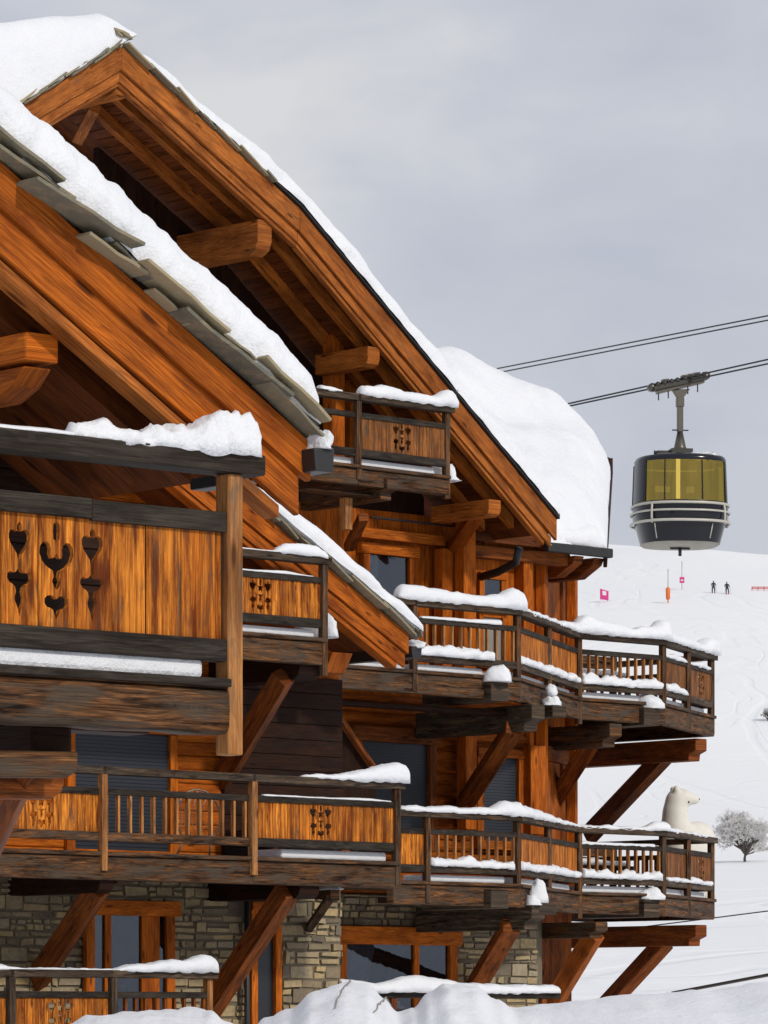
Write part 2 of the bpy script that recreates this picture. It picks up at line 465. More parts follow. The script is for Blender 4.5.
# ------------------------------------------------------------------ balcony
LV=dict(hr=.09,r2=.245,r2h=.075,pt=.30,pb=.76,br=.745,brh=.105,fb=.97,fbh=.27)
def balcony(root,plan,ztop,segs,posts,deckpoly,lv=LV,rail_w=.12,hm='grey',panelmat='panel',pw=.115,beam_m='greyb',railm='char',postm='greyb',hr_ext=.12,bev=.006,nopost_bottom=.22,ps=.085,back=None):
    """plan: corner list of (s,t); segs: list of dicts for each pair; returns the balcony part"""
    zf=ztop-lv['fb']
    mb=MB()
    dp=[(p[0],p[1],zf-.05) for p in deckpoly]
    mb.prism(dp,(0,0,.045))
    bal=mb.build('balcony',M['greyb'],root)
    Z=Vector((0,0,1))
    for i,sg in enumerate(segs):
        A=Vector((*plan[i],0));B=Vector((*plan[i+1],0)); L=(B-A).length; d=(B-A)/L
        nrm=d.cross(Z)   # points outwards (to the viewer)
        e0=hr_ext if i==0 else .03; e1=hr_ext if i==len(segs)-1 else .03
        # handrail
        m=MB(); m.beam(A-d*e0+Z*(ztop-lv['hr']/2),B+d*e1+Z*(ztop-lv['hr']/2),rail_w+.05,lv['hr'])
        m.build('handrail',M[hm],root,bevel=bev,parent=bal)
        j0=ps/2 if not sg.get('open0') else 0; j1=ps/2
        a=A+d*j0;b=B-d*j1
        m=MB(); m.beam(a+Z*(ztop-lv['r2']-lv['r2h']/2),b+Z*(ztop-lv['r2']-lv['r2h']/2),.075,lv['r2h'])
        m.build('middle_rail',M[railm],root,bevel=bev,parent=bal)
        m=MB(); m.beam(a+Z*(ztop-lv['br']-lv['brh']/2),b+Z*(ztop-lv['br']-lv['brh']/2),.085,lv['brh'])
        m.build('bottom_rail',M[sg.get('bm',railm)],root,bevel=bev,parent=bal)
        # floor beam
        m=MB(); zb=ztop-lv['fb']
        o=nrm*(-.02)
        m.beam(A-d*.02+o+Z*(zb-lv['fbh']/2-.055),B+d*.02+o+Z*(zb-lv['fbh']/2-.055),.14,lv['fbh'])
        m.beam(A-d*.02+nrm*.04+Z*(zb-.025),B+d*.02+nrm*.04+Z*(zb-.025),.10,.05)
        m.build('floor_beam',M[beam_m],root,bevel=.012,parent=bal)
        for (f0,f1,kind,*mo) in sg['fill']:
            P=A+d*(L*f0);Q=A+d*(L*f1)
            if kind=='panel':
                m=MB(); n=max(1,round((Q-P).length/pw)); w=(Q-P).length/n
                zt=ztop-lv['pt'];zb2=ztop-lv['pb']; h=zt-zb2
                ci=[int(n*x) for x in mo]
                figmap={}
                for c in ci: figmap[c-1]='side';figmap[c]='mid';figmap[c+1]='side'
                for k in range(n):
                    c=P+d*(w*(k+.5))+Z*((zt+zb2)/2)+nrm*random.uniform(-.003,.003)
                    if k in figmap:
                        holed_plank(m,c,d,nrm,w-.005,h,.024,FIGS[figmap[k]])
                    else:
                        hw=w/2-.0025
                        m.prism([c-d*hw-nrm*.012-Z*h/2,c+d*hw-nrm*.012-Z*h/2,c+d*hw+nrm*.012-Z*h/2,c-d*hw+nrm*.012-Z*h/2],Z*h,Z)
                m.build('railing_panel',M[sg.get('pm',panelmat)],root,parent=bal)
            elif kind=='bars':
                n=max(2,round((Q-P).length/sg.get('sp',.178)))
                for k in range(n):
                    c=P+d*((Q-P).length*(k+.5)/n)
                    m=MB(); m.beam(c+Z*(ztop-lv['pb']),c+Z*(ztop-lv['pt']),.03,.05*random.uniform(.9,1.1),up=nrm)
                    m.build('baluster',M['post' if sg.get('brown') else 'brace'],root,parent=bal)
    for (s_,t_,*x) in posts:
        lo=x[0] if x else nopost_bottom
        m=MB(); m.beam(Vector((s_,t_,zf-lo)),Vector((s_,t_,ztop-lv['hr'])),ps,ps,up=Vector((0,1,0)))
        m.build('post',M[x[1] if len(x)>1 else postm],root,bevel=bev,parent=bal)
    return bal
def planpt(fr,px,t): 
    p=fr.pix(px,500,t); return (p[0],p[1])
def along(A,B,f): return (A[0]+(B[0]-A[0])*f,A[1]+(B[1]-A[1])*f)

# ------------------------------------------------------------------ roofs
def slates(mb,p0,p1,t0,t1,lmin,lmax,th,seed=0,layers=2,over=.12,lift=0.0):
    rnd=random.Random(seed)
    p0=Vector(p0);p1=Vector(p1);L=(p1-p0).length;d=(p1-p0)/L
    nn=Vector((-d.z,0,d.x)); 
    if nn.z<0: nn=-nn
    for ly in range(layers):
        u=-rnd.random()*lmin
        while u<L-.02:
            l=rnd.uniform(lmin,lmax)
            a=max(0,u); b=min(L,u+l*1.12)
            tf=t0-over*rnd.uniform(.5,1.0)+.03*ly
            h0=lift+ly*th*1.5+.002; h1=h0+th*1.0
            k0=rnd.uniform(-.03,.03);k1=rnd.uniform(-.04,.04)
            q=[p0+d*a+nn*(h1+th*.6)+Vector((0,tf+k0-p0.y,0)),p0+d*((a+b)/2)+nn*(h0+th*.5)+Vector((0,tf-p0.y-.015,0)),p0+d*b+nn*h0+Vector((0,tf+k1-p0.y,0)),
               p0+d*(b-.02)+nn*h0+Vector((0,t1-p0.y,0)),p0+d*a+nn*(h1+th*.6)+Vector((0,t1-p0.y,0))]
            mb.prism(q,nn*th*rnd.uniform(.8,1.15),d)
            u+=l

def strip(fr,x0,y0,x1,y1,t): return fr.pix(x0,y0,t),fr.pix(x1,y1,t)
def board(mb,TL,TR,BR,BL,t0,t1):
    """fascia board polygon (s,z taken from points), extruded t0->t1"""
    f=lambda p:Vector((p[0],t0,p[2]))
    mb.prism([f(TL),f(TR),f(BR),f(BL)],(0,t1-t0,0),(f(TR)-f(TL)))
def down(p,h): return Vector((p[0],p[1],p[2]-h))

# =================================================================== NEAR CHALET
near=empty('wooden_chalet',FN,(-2,3,GROUND))
tag(near,'nearest wooden chalet at the left edge with thick snow along its steep roof edge','chalet')
tr=.13
a0=FN.pix(0,160,tr); a1=FN.pix(311,442,tr)
dn=(a1-a0).normalized()
aL=a0-dn*2.2
b1,b2,b3=.20,.185,.065
mb=MB(); board(mb,aL,a1,down(a1,b1*.86),down(aL,b1),tr,tr+.045); mb.build('fascia_board',M['fascia'],near,bevel=.006)
c1=a1-dn*.05
mb=MB(); board(mb,down(aL,b1+.004),down(c1,b1*.84),down(c1,b1+b2*.80),down(aL,b1+b2),tr+.03,tr+.07)
mb.build('fascia_board',M['fascia'],near,bevel=.006)
c2=a1-dn*.16
mb=MB(); board(mb,down(aL,b1+b2+.002),down(c2,b1+b2-.02),down(c2,b1+b2+b3-.03),down(aL,b1+b2+b3),tr+.05,tr+.16)
mb.build('soffit_batten',M['gable'],near,bevel=.006)
# deck of the roof
mb=MB()
e1=a1-dn*.03
board(mb,down(aL,.02),down(e1,.02),down(e1,.12),down(aL,.12),tr+.05,7.0)
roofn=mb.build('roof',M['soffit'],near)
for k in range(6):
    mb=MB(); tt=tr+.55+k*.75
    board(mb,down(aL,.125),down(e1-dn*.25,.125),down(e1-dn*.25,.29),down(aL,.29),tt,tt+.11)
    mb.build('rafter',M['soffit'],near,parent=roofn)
mb=MB()
rs=random.Random(4)
mb2=MB()
def plate(x0,y0,x1,y1,th,fr_):
    A=FN.pix(x0,y0,tr-.12);B=FN.pix(x1,y1,tr-.12); d=(B-A).normalized(); nn=Vector((-d.z,0,d.x)); nn=nn if nn.z>0 else -nn
    L=(B-A).length; n=4; top=[]
    for k in range(n+1):
        j_=rs.uniform(-.014,.01)+fr_; top.append(A+d*(L*k/n)+Vector((0,j_,0))+nn*rs.uniform(-.002,.002))
    q=top+[B+Vector((0,3,0)),A+Vector((0,3,0))]
    mb.prism([p+nn*.012 for p in q],nn*th*.55,d)
for (x0,y0,x1,y1,th,f_) in ((-120,44,-10,140,.03,0),(-60,78,30,158,.028,.02),(-30,108,64,184,.030,.0),(2,148,80,202,.030,.03),(32,183,138,250,.030,-.03),(92,236,152,276,.028,.03),(120,244,160,280,.024,.05),(143,264,227,336,.028,-.02),(184,312,292,399,.032,.0),(226,334,262,362,.022,.04),(262,360,327,424,.030,-.02),(272,384,330,440,.026,.03),
        (60,190,100,226,.022,.06),(160,290,200,325,.022,.06)):
    plate(x0,y0,x1,y1,th,f_)
mu=MB(); board(mu,down(aL,-.055),down(e1,-.055),down(e1,-.002),down(aL,-.002),tr+.03,4); mu.build('underlay',M['dark'],near,parent=roofn)
mb.build('slate_edge',M['slate'],near,bevel=.003,parent=roofn)
# gutter on the eave (runs back from the viewer)
mb=MB()
g=FN.pix(325,459,.04)
mb.prism([(g[0]-.06,.04,g[2]+.045),(g[0]+.055,.04,g[2]+.045),(g[0]+.05,.04,g[2]-.055),(g[0]-.05,.04,g[2]-.055)],(0,.9,0),(0,1,0))
mb.build('gutter',M['metal'],near,bevel=.008,parent=roofn)
# purlin with carved corbel
def purlin(root,fr,px0,px1,y0,y1,t,length,mat,bev=.012,carve=True,parent=None,zdrop=None,name='purlin'):
    A=fr.pix(px0,y0,t);B=fr.pix(px1,y1,t)
    s0,s1=A[0],B[0];zt,zb=(A[2],B[2])
    h=zt-zb
    prof=[(t,zt),(t+length,zt),(t+length,zb)]
    if carve: prof+=[(t+.32*h*1.2,zb),(t+.1*h,zb+.16*h),(t,zb+.42*h)]
    else: prof+=[(t,zb)]
    m=MB(); m.prism([(s0,a,b) for a,b in prof],(s1-s0,0,0),(0,1,0))
    return m.build(name,M[mat],root,bevel=bev,parent=parent)
purlin(near,FN,26,59,331,364,.30,4,'wall',carve=False)
A=FN.pix(28,364.5,.30);B=FN.pix(57,398,.30)
mb=MB(); mb.prism([(A[0],.33,A[2]),(A[0],2.6,A[2]),(A[0],2.6,B[2]),(A[0],.55,B[2]),(A[0],.42,B[2]+.05)],(B[0]-A[0],0,0),(0,1,0))
mb.build('corbel',M['fascia'],near,bevel=.012)
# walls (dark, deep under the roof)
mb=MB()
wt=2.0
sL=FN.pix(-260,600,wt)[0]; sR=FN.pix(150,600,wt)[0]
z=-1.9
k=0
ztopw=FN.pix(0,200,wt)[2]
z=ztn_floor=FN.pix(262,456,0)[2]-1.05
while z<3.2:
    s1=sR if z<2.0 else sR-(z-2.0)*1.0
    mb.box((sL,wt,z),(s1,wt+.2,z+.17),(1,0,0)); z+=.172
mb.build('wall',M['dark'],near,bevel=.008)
# a dark doorway frame behind the balcony
mb=MB()
A=FN.pix(70,498,1.2);B=FN.pix(90,478,1.2)
# near balcony
ztn=FN.pix(262,456,0)[2]
sp_=FN.pix(228,600,0)[0]; 
PN0=(FN.pix(-130,600,0)[0],0.045); PN1=(sp_+.032,0.045)
fill=[]
Ls=PN1[0]-PN0[0]
balN_segs=[dict(fill=[(0,.985,'panel')],bm='char')]
LVN=dict(hr=.088,r2=.25,r2h=.085,pt=.32,pb=.80,br=.795,brh=.095,fb=.965,fbh=.19)
# planks positioned so that the cut-out trio falls at px 24,60,97
pwn=(FN.pix(97,570,0)[0]-FN.pix(24,570,0)[0])/2
def near_balcony():
    lv=LVN; root=near; ztop=ztn; zf=ztop-lv['fb']
    m=MB(); m.prism([(PN0[0],.0,zf-.04),(PN1[0],.0,zf-.04),(PN1[0],1.98,zf-.04),(PN0[0],1.98,zf-.04)],(0,0,.035))
    bal=m.build('balcony',M['greyb'],root)
    zz=lambda a:ztop-a
    s0=PN0[0]; sr=sp_-.002
    s_end=FN.pix(262,456,0)[0]
    m=MB(); m.box((s0,-.03,zz(0)),(s_end,.12,zz(lv['hr']))); m.build('handrail',M['char'],root,bevel=.01,parent=bal)
    sj=FN.pix(93,500,0)[0]
    m=MB(); m.box((s0,0.0,zz(lv['r2'])),(sj-.002,.07,zz(lv['r2']+lv['r2h']))); m.build('middle_rail',M['char'],root,bevel=.006,parent=bal)
    m=MB(); m.box((sj,.004,zz(lv['r2']+.004)),(sr,.07,zz(lv['r2']+lv['r2h']+.006))); m.build('middle_rail',M['char'],root,bevel=.006,parent=bal)
    m=MB(); m.box((s0,0.0,zz(lv['br'])),(sr,.075,zz(lv['br']+lv['brh']))); m.build('bottom_rail',M['char'],root,bevel=.008,parent=bal)
    m=MB(); zt=zz(lv['pt']);zb=zz(lv['pb']);h=zt-zb
    c0=FN.pix(60,570,0)[0]; k=int((c0-s0)/pwn)
    s=c0-pwn*(k+.5); i=-k
    while s<sp_-.03:
        e=min(s+pwn,sp_-.012); c=(s+e)/2; w=e-s
        o=Vector((c,.04+random.uniform(-.003,.003),(zt+zb)/2))
        if i in (-1,0,1):
            holed_plank(m,o,Vector((1,0,0)),Vector((0,-1,0)),w-.004,h,.024,FIGS['mid' if i==0 else 'side'])
        else:
            m.box((s+.002,o.y-.012,zb),(e-.002,o.y+.012,zt),(0,0,1))
        s+=pwn; i+=1
    m.build('railing_panel',M['panel'],root,bevel=.0015,parent=bal)
    zb=zz(lv['fb'])
    m=MB(); m.box((s0,-.03,zb-.0),(sr,.3,zb-.035)); m.build('edge_board',M['char'],root,bevel=.004,parent=bal)
    # rounded log floor beam
    m=MB(); r=.10
    yc=.085; zc=zb-.035-r
    pts=[(s0+i*(sr-s0)/12,yc,zc+.004*math.sin(i*2.1)) for i in range(13)]
    vs=[];fs=[];nseg=16
    for p in pts:
        for q in range(nseg):
            a=2*math.pi*q/nseg; ca,sa=math.cos(a),math.sin(a)
            e=.45
            vs.append((p[0],p[1]+r*(abs(ca)**e)*(1 if ca>0 else -1),p[2]+r*(abs(sa)**e)*(1 if sa>0 else -1)))
    for i in range(12):
        for q in range(nseg):
            q2=(q+1)%nseg; fs.append([i*nseg+q,(i+1)*nseg+q,(i+1)*nseg+q2,i*nseg+q2])
    fs.append([12*nseg+q for q in range(nseg)])
    m.add(vs,fs,Vector((1,0,0)),True); m.build('floor_beam',M['greyb'],root,parent=bal)
    # corner post
    s1=FN.pix(243,600,0)[0]
    zp=FN.pix(236,755,0)[2]
    m=MB(); m.box((sp_,-.002,zp),(s1,.088,ztop-lv['hr']-.001),(0,0,1)); m.build('corner_post',M['post'],root,bevel=.007,parent=bal)
    return bal
balN=near_balcony()
# joist, stub logs and brace below the near balcony
purlin(near,FN,33,73,719,764,.20,3,'dark',carve=False,name='joist',bev=.02)
mb=MB()
A=FN.pix(20,772,.05);B=FN.pix(86,764,.05)
mb.prism([(A[0]-1.2,.10,A[2]+.055),(B[0],.10,B[2]+.055),(B[0]-.005,.10,B[2]-.03),(B[0]-.05,.10,B[2]-.055),(A[0]-1.2,.10,A[2]-.055)],(0,.12,0))
mb.build('stub_beam',M['greyb'],near,bevel=.012)
mb=MB(); A=FN.pix(20,789,.3);B=FN.pix(72,785,.3)
mb.prism([(A[0]-1.0,.34,A[2]+.05),(B[0],.34,B[2]+.05),(B[0]-.02,.34,B[2]-.03),(B[0]-.07,.34,B[2]-.06),(A[0]-1.0,.34,A[2]-.06)],(0,.12,0))
mb.build('stub_beam',M['brace'],near,bevel=.012)
mb=MB(); A=FN.pix(-40,900,1.6);B=FN.pix(24,762,.3)
mb.beam(A,B,.12,.14,up=Vector((0,1,0))); mb.build('brace',M['brace'],near,bevel=.01)

# snow of the near chalet
mb=MB()
q0=a0-dn*2.2; up=Vector((-dn.z,0,dn.x)); up=up if up.z>0 else -up
P=q0+up*.056; P=Vector((P[0],tr-.065,P[2]))
LU=(a1-q0).length-.03
def Tn(u,v):
    return .262-.045*u+.018*math.sin(u*9+1)+.012*math.sin(u*23)
snow_slab(mb,P,dn*LU,Vector((0,6,0)),up,Tn,er=.20,step=.018,vstep=.10,amp=.024,sc=7,seed=2,erv=.12,bulge=.03)
snow_thing(mb,FN,P,'roof_snow','thick lumpy snow along the slate roof edge of the nearest chalet','snow on the roofs')
mb=MB(); A=FN.pix(72,443,0);B=FN.pix(261,455,0)
zt=ztn
snow_run(mb,(A[0],.045,zt),(B[0]-.0,.045,zt),[(0,.05,.05),(.12,.075,.07),(.3,.055,.075),(.6,.085,.085),(.8,.17,.10),(.92,.185,.105),(1,.13,.09)],step=.02,amp=.03,sc=9,endr=.05,seed=5)
snow_thing(mb,FN,(A[0],0,zt),'snow_pile','largest bulging snow pile, on the handrail end of the nearest balcony')
mb=MB(); A=FN.pix(-100,430,0);B=FN.pix(74,443,0)
snow_run(mb,(A[0],.045,zt),(B[0],.045,zt),[(0,.022,.07),(1,.018,.07)],step=.04,amp=.006,endr=.02,droop=.004)
snow_thing(mb,FN,(A[0],0,zt),'snow_strip','thin snow strip on the left part of the nearest balcony handrail')
mb=MB(); A=FN.pix(-100,660,0);B=FN.pix(208,660,0); zfn=ztn-LVN['fb']
mb.box((A[0],.03,zfn+.001),(B[0],.5,zfn+.082))
o=mb.build('snow_strip',M['snow'],None,FN,bevel=.02,base=(A[0],0,zfn)); tag(o,'flat white snow layer on the nearest balcony floor under its carved panel','snow','snow lying on rails and ledges')
mb=MB(); g=FN.pix(329,447,.04); lump(mb,(g[0]-.0,.12,g[2]+.0),(.052,.12,.085),seed=3,amp=.18)
snow_thing(mb,FN,g,'snow_pile','snow lump on the dark gutter end of the nearest roof')

# =================================================================== MIDDLE CHALET
T1=-5.8; TR1=-5.45; TW1=-4.1
midc=empty('wooden_chalet',FA,(-9,TW1,GROUND))
tag(midc,'middle chalet with stone ground floor, long lower balcony and small snowy gable edge','chalet')
# small gable rake
a0=FA.pix(200,462,TR1); a1=FA.pix(409,634,TR1); dm=(a1-a0).normalized()
aL=a0-dm*2.5; aL=Vector(aL)
mb=MB(); board(mb,aL,a1,down(a1,.25),down(aL,.25),TR1,TR1+.05); mb.build('fascia_board',M['fascia'],midc,bevel=.008)
c1=a1-dm*.03
mb=MB(); board(mb,down(aL,.254),down(c1,.254),down(c1,.43),down(aL,.43),TR1+.04,TR1+.09); mb.build('fascia_board',M['fascia'],midc,bevel=.008)
c2=a1-dm*.16
mb=MB(); board(mb,down(aL,.432),down(c2,.432),down(c2,.50),down(aL,.50),TR1+.07,TR1+.25); mb.build('soffit_batten',M['fascia'],midc,bevel=.008)
mb=MB(); board(mb,down(aL,.03),down(a1,.03),down(a1,.16),down(aL,.16),TR1+.06,0.9); roofm=mb.build('roof',M['soffit'],midc)
mb=MB(); slates(mb,a0-dm*.6,a1+dm*.10,TR1,0.9,.4,.7,.03,seed=8,layers=2,over=.14); mb.build('slate_edge',M['slate'],midc,parent=roofm)
mb=MB(); g=FA.pix(417,652,TR1-.05)
mb.prism([(g[0]-.09,g[1],g[2]+.07),(g[0]+.09,g[1],g[2]+.07),(g[0]+.07,g[1],g[2]-.07),(g[0]-.07,g[1],g[2]-.07)],(0,5,0),(0,1,0)); mb.build('gutter',M['metal'],midc,bevel=.01,parent=roofm)
mb=MB(); lump(mb,(g[0]+.06,g[1]+.15,g[2]+.06),(.12,.25,.11),seed=9); snow_thing(mb,FA,g,'snow_pile','small snow lump on the gutter end of the middle small gable')
# lower end corbel of the gable
mb=MB(); A=FA.pix(333,652,TR1+.25);B=FA.pix(347,671,TR1+.25)
mb.prism([(A[0],TR1+.25,A[2]),(A[0],TR1+1.4,A[2]),(A[0],TR1+1.4,B[2]-.02),(A[0],TR1+.4,B[2]-.02)],(B[0]-A[0]+.1,0,0),(0,1,0)); mb.build('corbel',M['fascia'],midc,bevel=.01)
up=Vector((-dm.z,0,dm.x)); up=up if up.z>0 else -up
mb=MB(); q0=aL+up*.085; P=Vector((q0[0],TR1-.12,q0[2])); LU=(a1-aL).length+.10
snow_slab(mb,P,dm*LU,Vector((0,6,0)),up,lambda u,v:.17+.05*math.sin(u*11)+.12*max(0,u-.62),er=.24,step=.06,vstep=.3,amp=.03,sc=2.5,seed=6,erv=.16,bulge=.03)
snow_thing(mb,FA,P,'roof_snow','smooth snow tongue on the small gable edge of the middle chalet','snow on the roofs')

# walls of the middle chalet
def stone_wall(root,fr,s0,s1,z0,z1,t,holes=(),hmin=.045,hmax=.20,lmin=.08,lmax=.42,dirv=None,seed=0,thick=.3):
    """courses of stones facing -t"""
    rnd=random.Random(seed)
    mb=MB(); z=z0
    while z<z1:
        h=min(rnd.uniform(hmin,hmax),z1-z+.001); s=s0
        while s<s1:
            l=rnd.uniform(lmin,lmax); e=min(s+l,s1)
            segs=[(s,e)]
            for (a,b,c,d_) in holes:
                if z+h>c and z<d_:
                    ns=[]
                    for (x,y) in segs:
                        if y<=a or x>=b: ns.append((x,y)); continue
                        if x<a: ns.append((x,a))
                        if y>b: ns.append((b,y))
                    segs=ns
            for (x,y) in segs:
                if y-x<.03: continue
                sub=[(z,z+h)]
                if h>.12 and rnd.random()<.55:
                    c=z+h*rnd.uniform(.4,.6); sub=[(z,c),(c,z+h)]
                for (za,zb) in sub:
                    o=rnd.uniform(0,.045); j=.005
                    cx=[rnd.uniform(0,.022) for _ in range(8)]
                    q=[(x+j+cx[0],t-o,za+j+cx[1]),(y-j-cx[2],t-o,za+j+cx[3]),(y-j-cx[4],t-o,zb-j-cx[5]),(x+j+cx[6],t-o,zb-j-cx[7])]
                    mb.prism(q,(0,.06+o,0))
            s=e
        z+=h
    w=mb.build('stone_wall',M['stone'],root,bevel=.008)
    m2=MB()
    m2.box((s0,t+.012,z0),(s1,t+thick,z1)); 
    m2.build('mortar_core',M['mortar'],root,parent=w)
    return w
def window(root,fr,x0,y0,x1,y1,t,fw=.09,mull=(),mat='glass',fm='wall',lintel=0.0,proud=.05,name='window',jl=None,slats=False,sideext=.06,pan_lab=None):
    A=fr.pix(x0,y0,t);B=fr.pix(x1,y1,t)
    s0,s1=A[0],B[0]; z1=(A[2]); z0=(B[2])
    mb=MB()
    tf=t-proud
    mb.box((s0-fw,tf,z0-fw),(s0,t,z1),(0,0,1)); mb.box((s1,tf,z0-fw),(s1+fw,t,z1),(0,0,1))
    lt=lintel or fw
    mb.box((s0-fw-(sideext if lintel else 0),tf-.02,z1),(s1+fw+(sideext if lintel else 0),t,z1+lt),(1,0,0))
    mb.box((s0,tf+.004,z0-fw),(s1,t,z0),(1,0,0))
    for m_ in mull:
        c=s0+(s1-s0)*m_[0]; mb.box((c-m_[1]/2,tf+.012,z0),(c+m_[1]/2,t,z1),(0,0,1))
    w=mb.build(name,M[fm],root,bevel=.008)
    m2=MB()
    if slats:
        z=z0
        while z<z1-.01:
            m2.box((s0+.002,t-.022,z),(s1-.002,t-.004,min(z+.045,z1)-.006)); z+=.045
        m2.box((s0+.002,t-.010,z0),(s1-.002,t-.003,z1))
        m2.build('shutter',M['shutter'],root,parent=w)
    else:
        if mat=='glass':
            m2.box((s0+.002,t-.012,z0),(s1-.002,t-.003,z1)); m2.build('backing',M['room'],root,parent=w)
            m2=MB(); cw=(s1-s0)*.30; n=26; vs=[];fs=[]
            for k in range(n+1):
                x=s0+.004+cw*k/n; yy=t-.020-.006*math.sin(k*1.35)
                vs+=[(x+.0,yy,z0+.01),(x-(.45*cw*k/n),yy,z0+(z1-z0)*.45),(x,yy,z1-.005)]
            for k in range(n): fs+= [[3*k,3*k+3,3*k+4,3*k+1],[3*k+1,3*k+4,3*k+5,3*k+2]]
            m2.add(vs,fs,Vector((0,0,1)),True); m2.build('curtain',M['curtain'],root,parent=w)
            m2=MB(); m2.box((s0+.002,t-.036,z0),(s1-.002,t-.031,z1)); m2.build('pane',M['clear'],root,parent=w)
        else:
            m2.box((s0+.002,t-.02,z0),(s1-.002,t-.004,z1)); m2.build('pane',M[mat],root,parent=w)
    return w
zfl=FA.pix(245,774,T1)[2]-.97     # first floor level of the middle chalet
sWL=FA.pix(-140,900,TW1)[0]; sWR=FA.pix(341,900,TW1)[0]
A=FA.pix(88,915,TW1);B=FA.pix(166,1060,TW1)
hole1=(A[0]-.1,B[0]+.1,-2.2,A[2]+.12)
C=FA.pix(252,905,TW1);D_=FA.pix(281,1060,TW1)
hole2=(C[0],D_[0],-2.2,C[2])
stone_wall(midc,FA,sWL,sWR,-2.1,zfl-.06,TW1,[(A[0]+.03,B[0]-.03,-2.3,A[2]-.03),(C[0],D_[0],-2.3,C[2])],seed=3)
window(midc,FA,91,915,163,1046,TW1-.055,fw=.13,mull=[(.19,.10),(.78,.28)],lintel=.18,sideext=.08,proud=.08)
# doorway beside the drainpipe
window(midc,FA,254,910,272,1046,TW1-.055,fw=.10,mat='plain',proud=.08,name='door')
# drainpipe
p=FA.pix(247,870,TW1-.14)
mb=MB(); mb.tube([(p[0],p[1],GROUND-.1),(p[0],p[1],zfl)],.035,10); mb.build('drainpipe',M['metal'],midc)
# upper wooden storeys: horizontal logs
mb=MB(); z=zfl-.05
while z<zfl+5.4:
    s1=sWR if z<zfl+3.4 else sWR-(z-zfl-3.4)*1.35
    if s1>sWL: mb.box((sWL,TW1+.02,z),(s1,TW1+.22,z+.165),(1,0,0))
    z+=.167
mb.build('log_wall',M['wall'],midc,bevel=.02)
window(midc,FA,72,730,167,852,TW1+.015,fw=.12,slats=True,proud=.07)
mb=MB(); A=FA.pix(222,690,TW1);B=FA.pix(340,690,TW1); z=zfl
while z<zfl+2.3:
    mb.box((A[0],TW1-.05,z),(B[0],TW1+.018,z+.19)); z+=.195
mb.build('plank_cladding',M['dark'],midc,bevel=.008)
# lower balcony
zt=FA.pix(245,774,T1)[2]
def S(px): return FA.pix(px,780,T1)[0]
pm=[(S(-70),T1),(S(100),T1),(S(250),T1),(S(395),T1)]
segs=[dict(fill=[(0,1,'panel',.62)],bm='greyb'),dict(fill=[(0,1,'bars')],bm='greyb',brown=1),dict(fill=[(0,1,'panel',.49)])]
posts=[(S(100),T1-.05,.22,'post'),(S(250),T1-.05,.22,'post'),(S(395),T1-.02,.30,'greyb')]
balM=balcony(midc,pm,zt,segs,posts,[(S(-70),T1),(S(395),T1),(S(395),TW1),(S(-70),TW1)],hr_ext=.10,postm='post')
# upper (small) balcony of the middle chalet
zt2=FA.pix(325,557.5,T1)[2]
pm2=[(S(150),T1),(S(322),T1)]
m3=(S(261)-S(150))/(S(322)-S(150))
balcony(midc,pm2,zt2,[dict(fill=[(0,1,'panel',m3)])],[(S(322),T1-.02,.45,'greyb')],[(S(150),T1),(S(322),T1),(S(322),TW1),(S(150),TW1)],hr_ext=.09)
# ground-floor terrace railing at the bottom left
zt3=FA.pix(200,971,T1)[2]
pm3=[(S(-60),T1),(S(8),T1),(S(110),T1),(S(208),T1)]
balcony(midc,pm3,zt3,[dict(fill=[(0,1,'panel')]),dict(fill=[(0,1,'panel',.5)]),dict(fill=[(0,1,'bars')],sp=.15)],[(S(8),T1-.05,.3,'grey'),(S(110),T1-.05,.3,'grey'),(S(208),T1,.3,'post')],[(S(-60),T1),(S(208),T1),(S(208),TW1-.1),(S(-60),TW1-.1)],hr_ext=.09)
# joists and braces
def brace(root,fr,tx,ty,tt,bx,by,tb,w=.2,h=.24,mat='brace',parent=None):
    A=fr.pix(tx,ty,tt);B=fr.pix(bx,by,tb)
    m=MB(); m.beam(B,A,w,h,up=Vector((0,-1,.3)),ext=.1); return m.build('brace',M[mat],root,bevel=.012,parent=parent)
purlin(midc,FA,100,114,872,893,T1+.02,1.75,'dark',name='joist')
purlin(midc,FA,300,320,876,899,T1+.02,1.75,'dark',name='joist')
brace(midc,FA,95,893,T1+.35,38,978,TW1,w=.22)
brace(midc,FA,284,896,T1+.30,212,1006,TW1,w=.22)
purlin(midc,FA,300,322,652,680,T1+.05,1.7,'dark',name='joist')
brace(midc,FA,280,682,T1+.35,224,776,TW1,w=.2,mat='brace')
purlin(midc,FA,118,133,868,884,T1+.03,.35,'greyb',name='joist',carve=False)
# small bracket with snow at (322,885)
mb=MB(); A=FA.pix(312,890,T1+.3)
mb.beam(FA.pix(335,895,T1+.25),FA.pix(311,893,T1+1.5),.12,.14); mb.beam(FA.pix(330,898,T1+.3),FA.pix(309,928,TW1+.0),.10,.10,up=Vector((0,1,0)))
mb.build('bracket',M['greyb'],midc,bevel=.01)
mb=MB(); c=FA.pix(333,889,T1+.3); lump(mb,(c[0],c[1]+.1,c[2]),(.1,.3,.07),seed=2); snow_thing(mb,FA,c,'snow_pile','small snow cap on the bracket end beside the stone corner of the middle chalet')
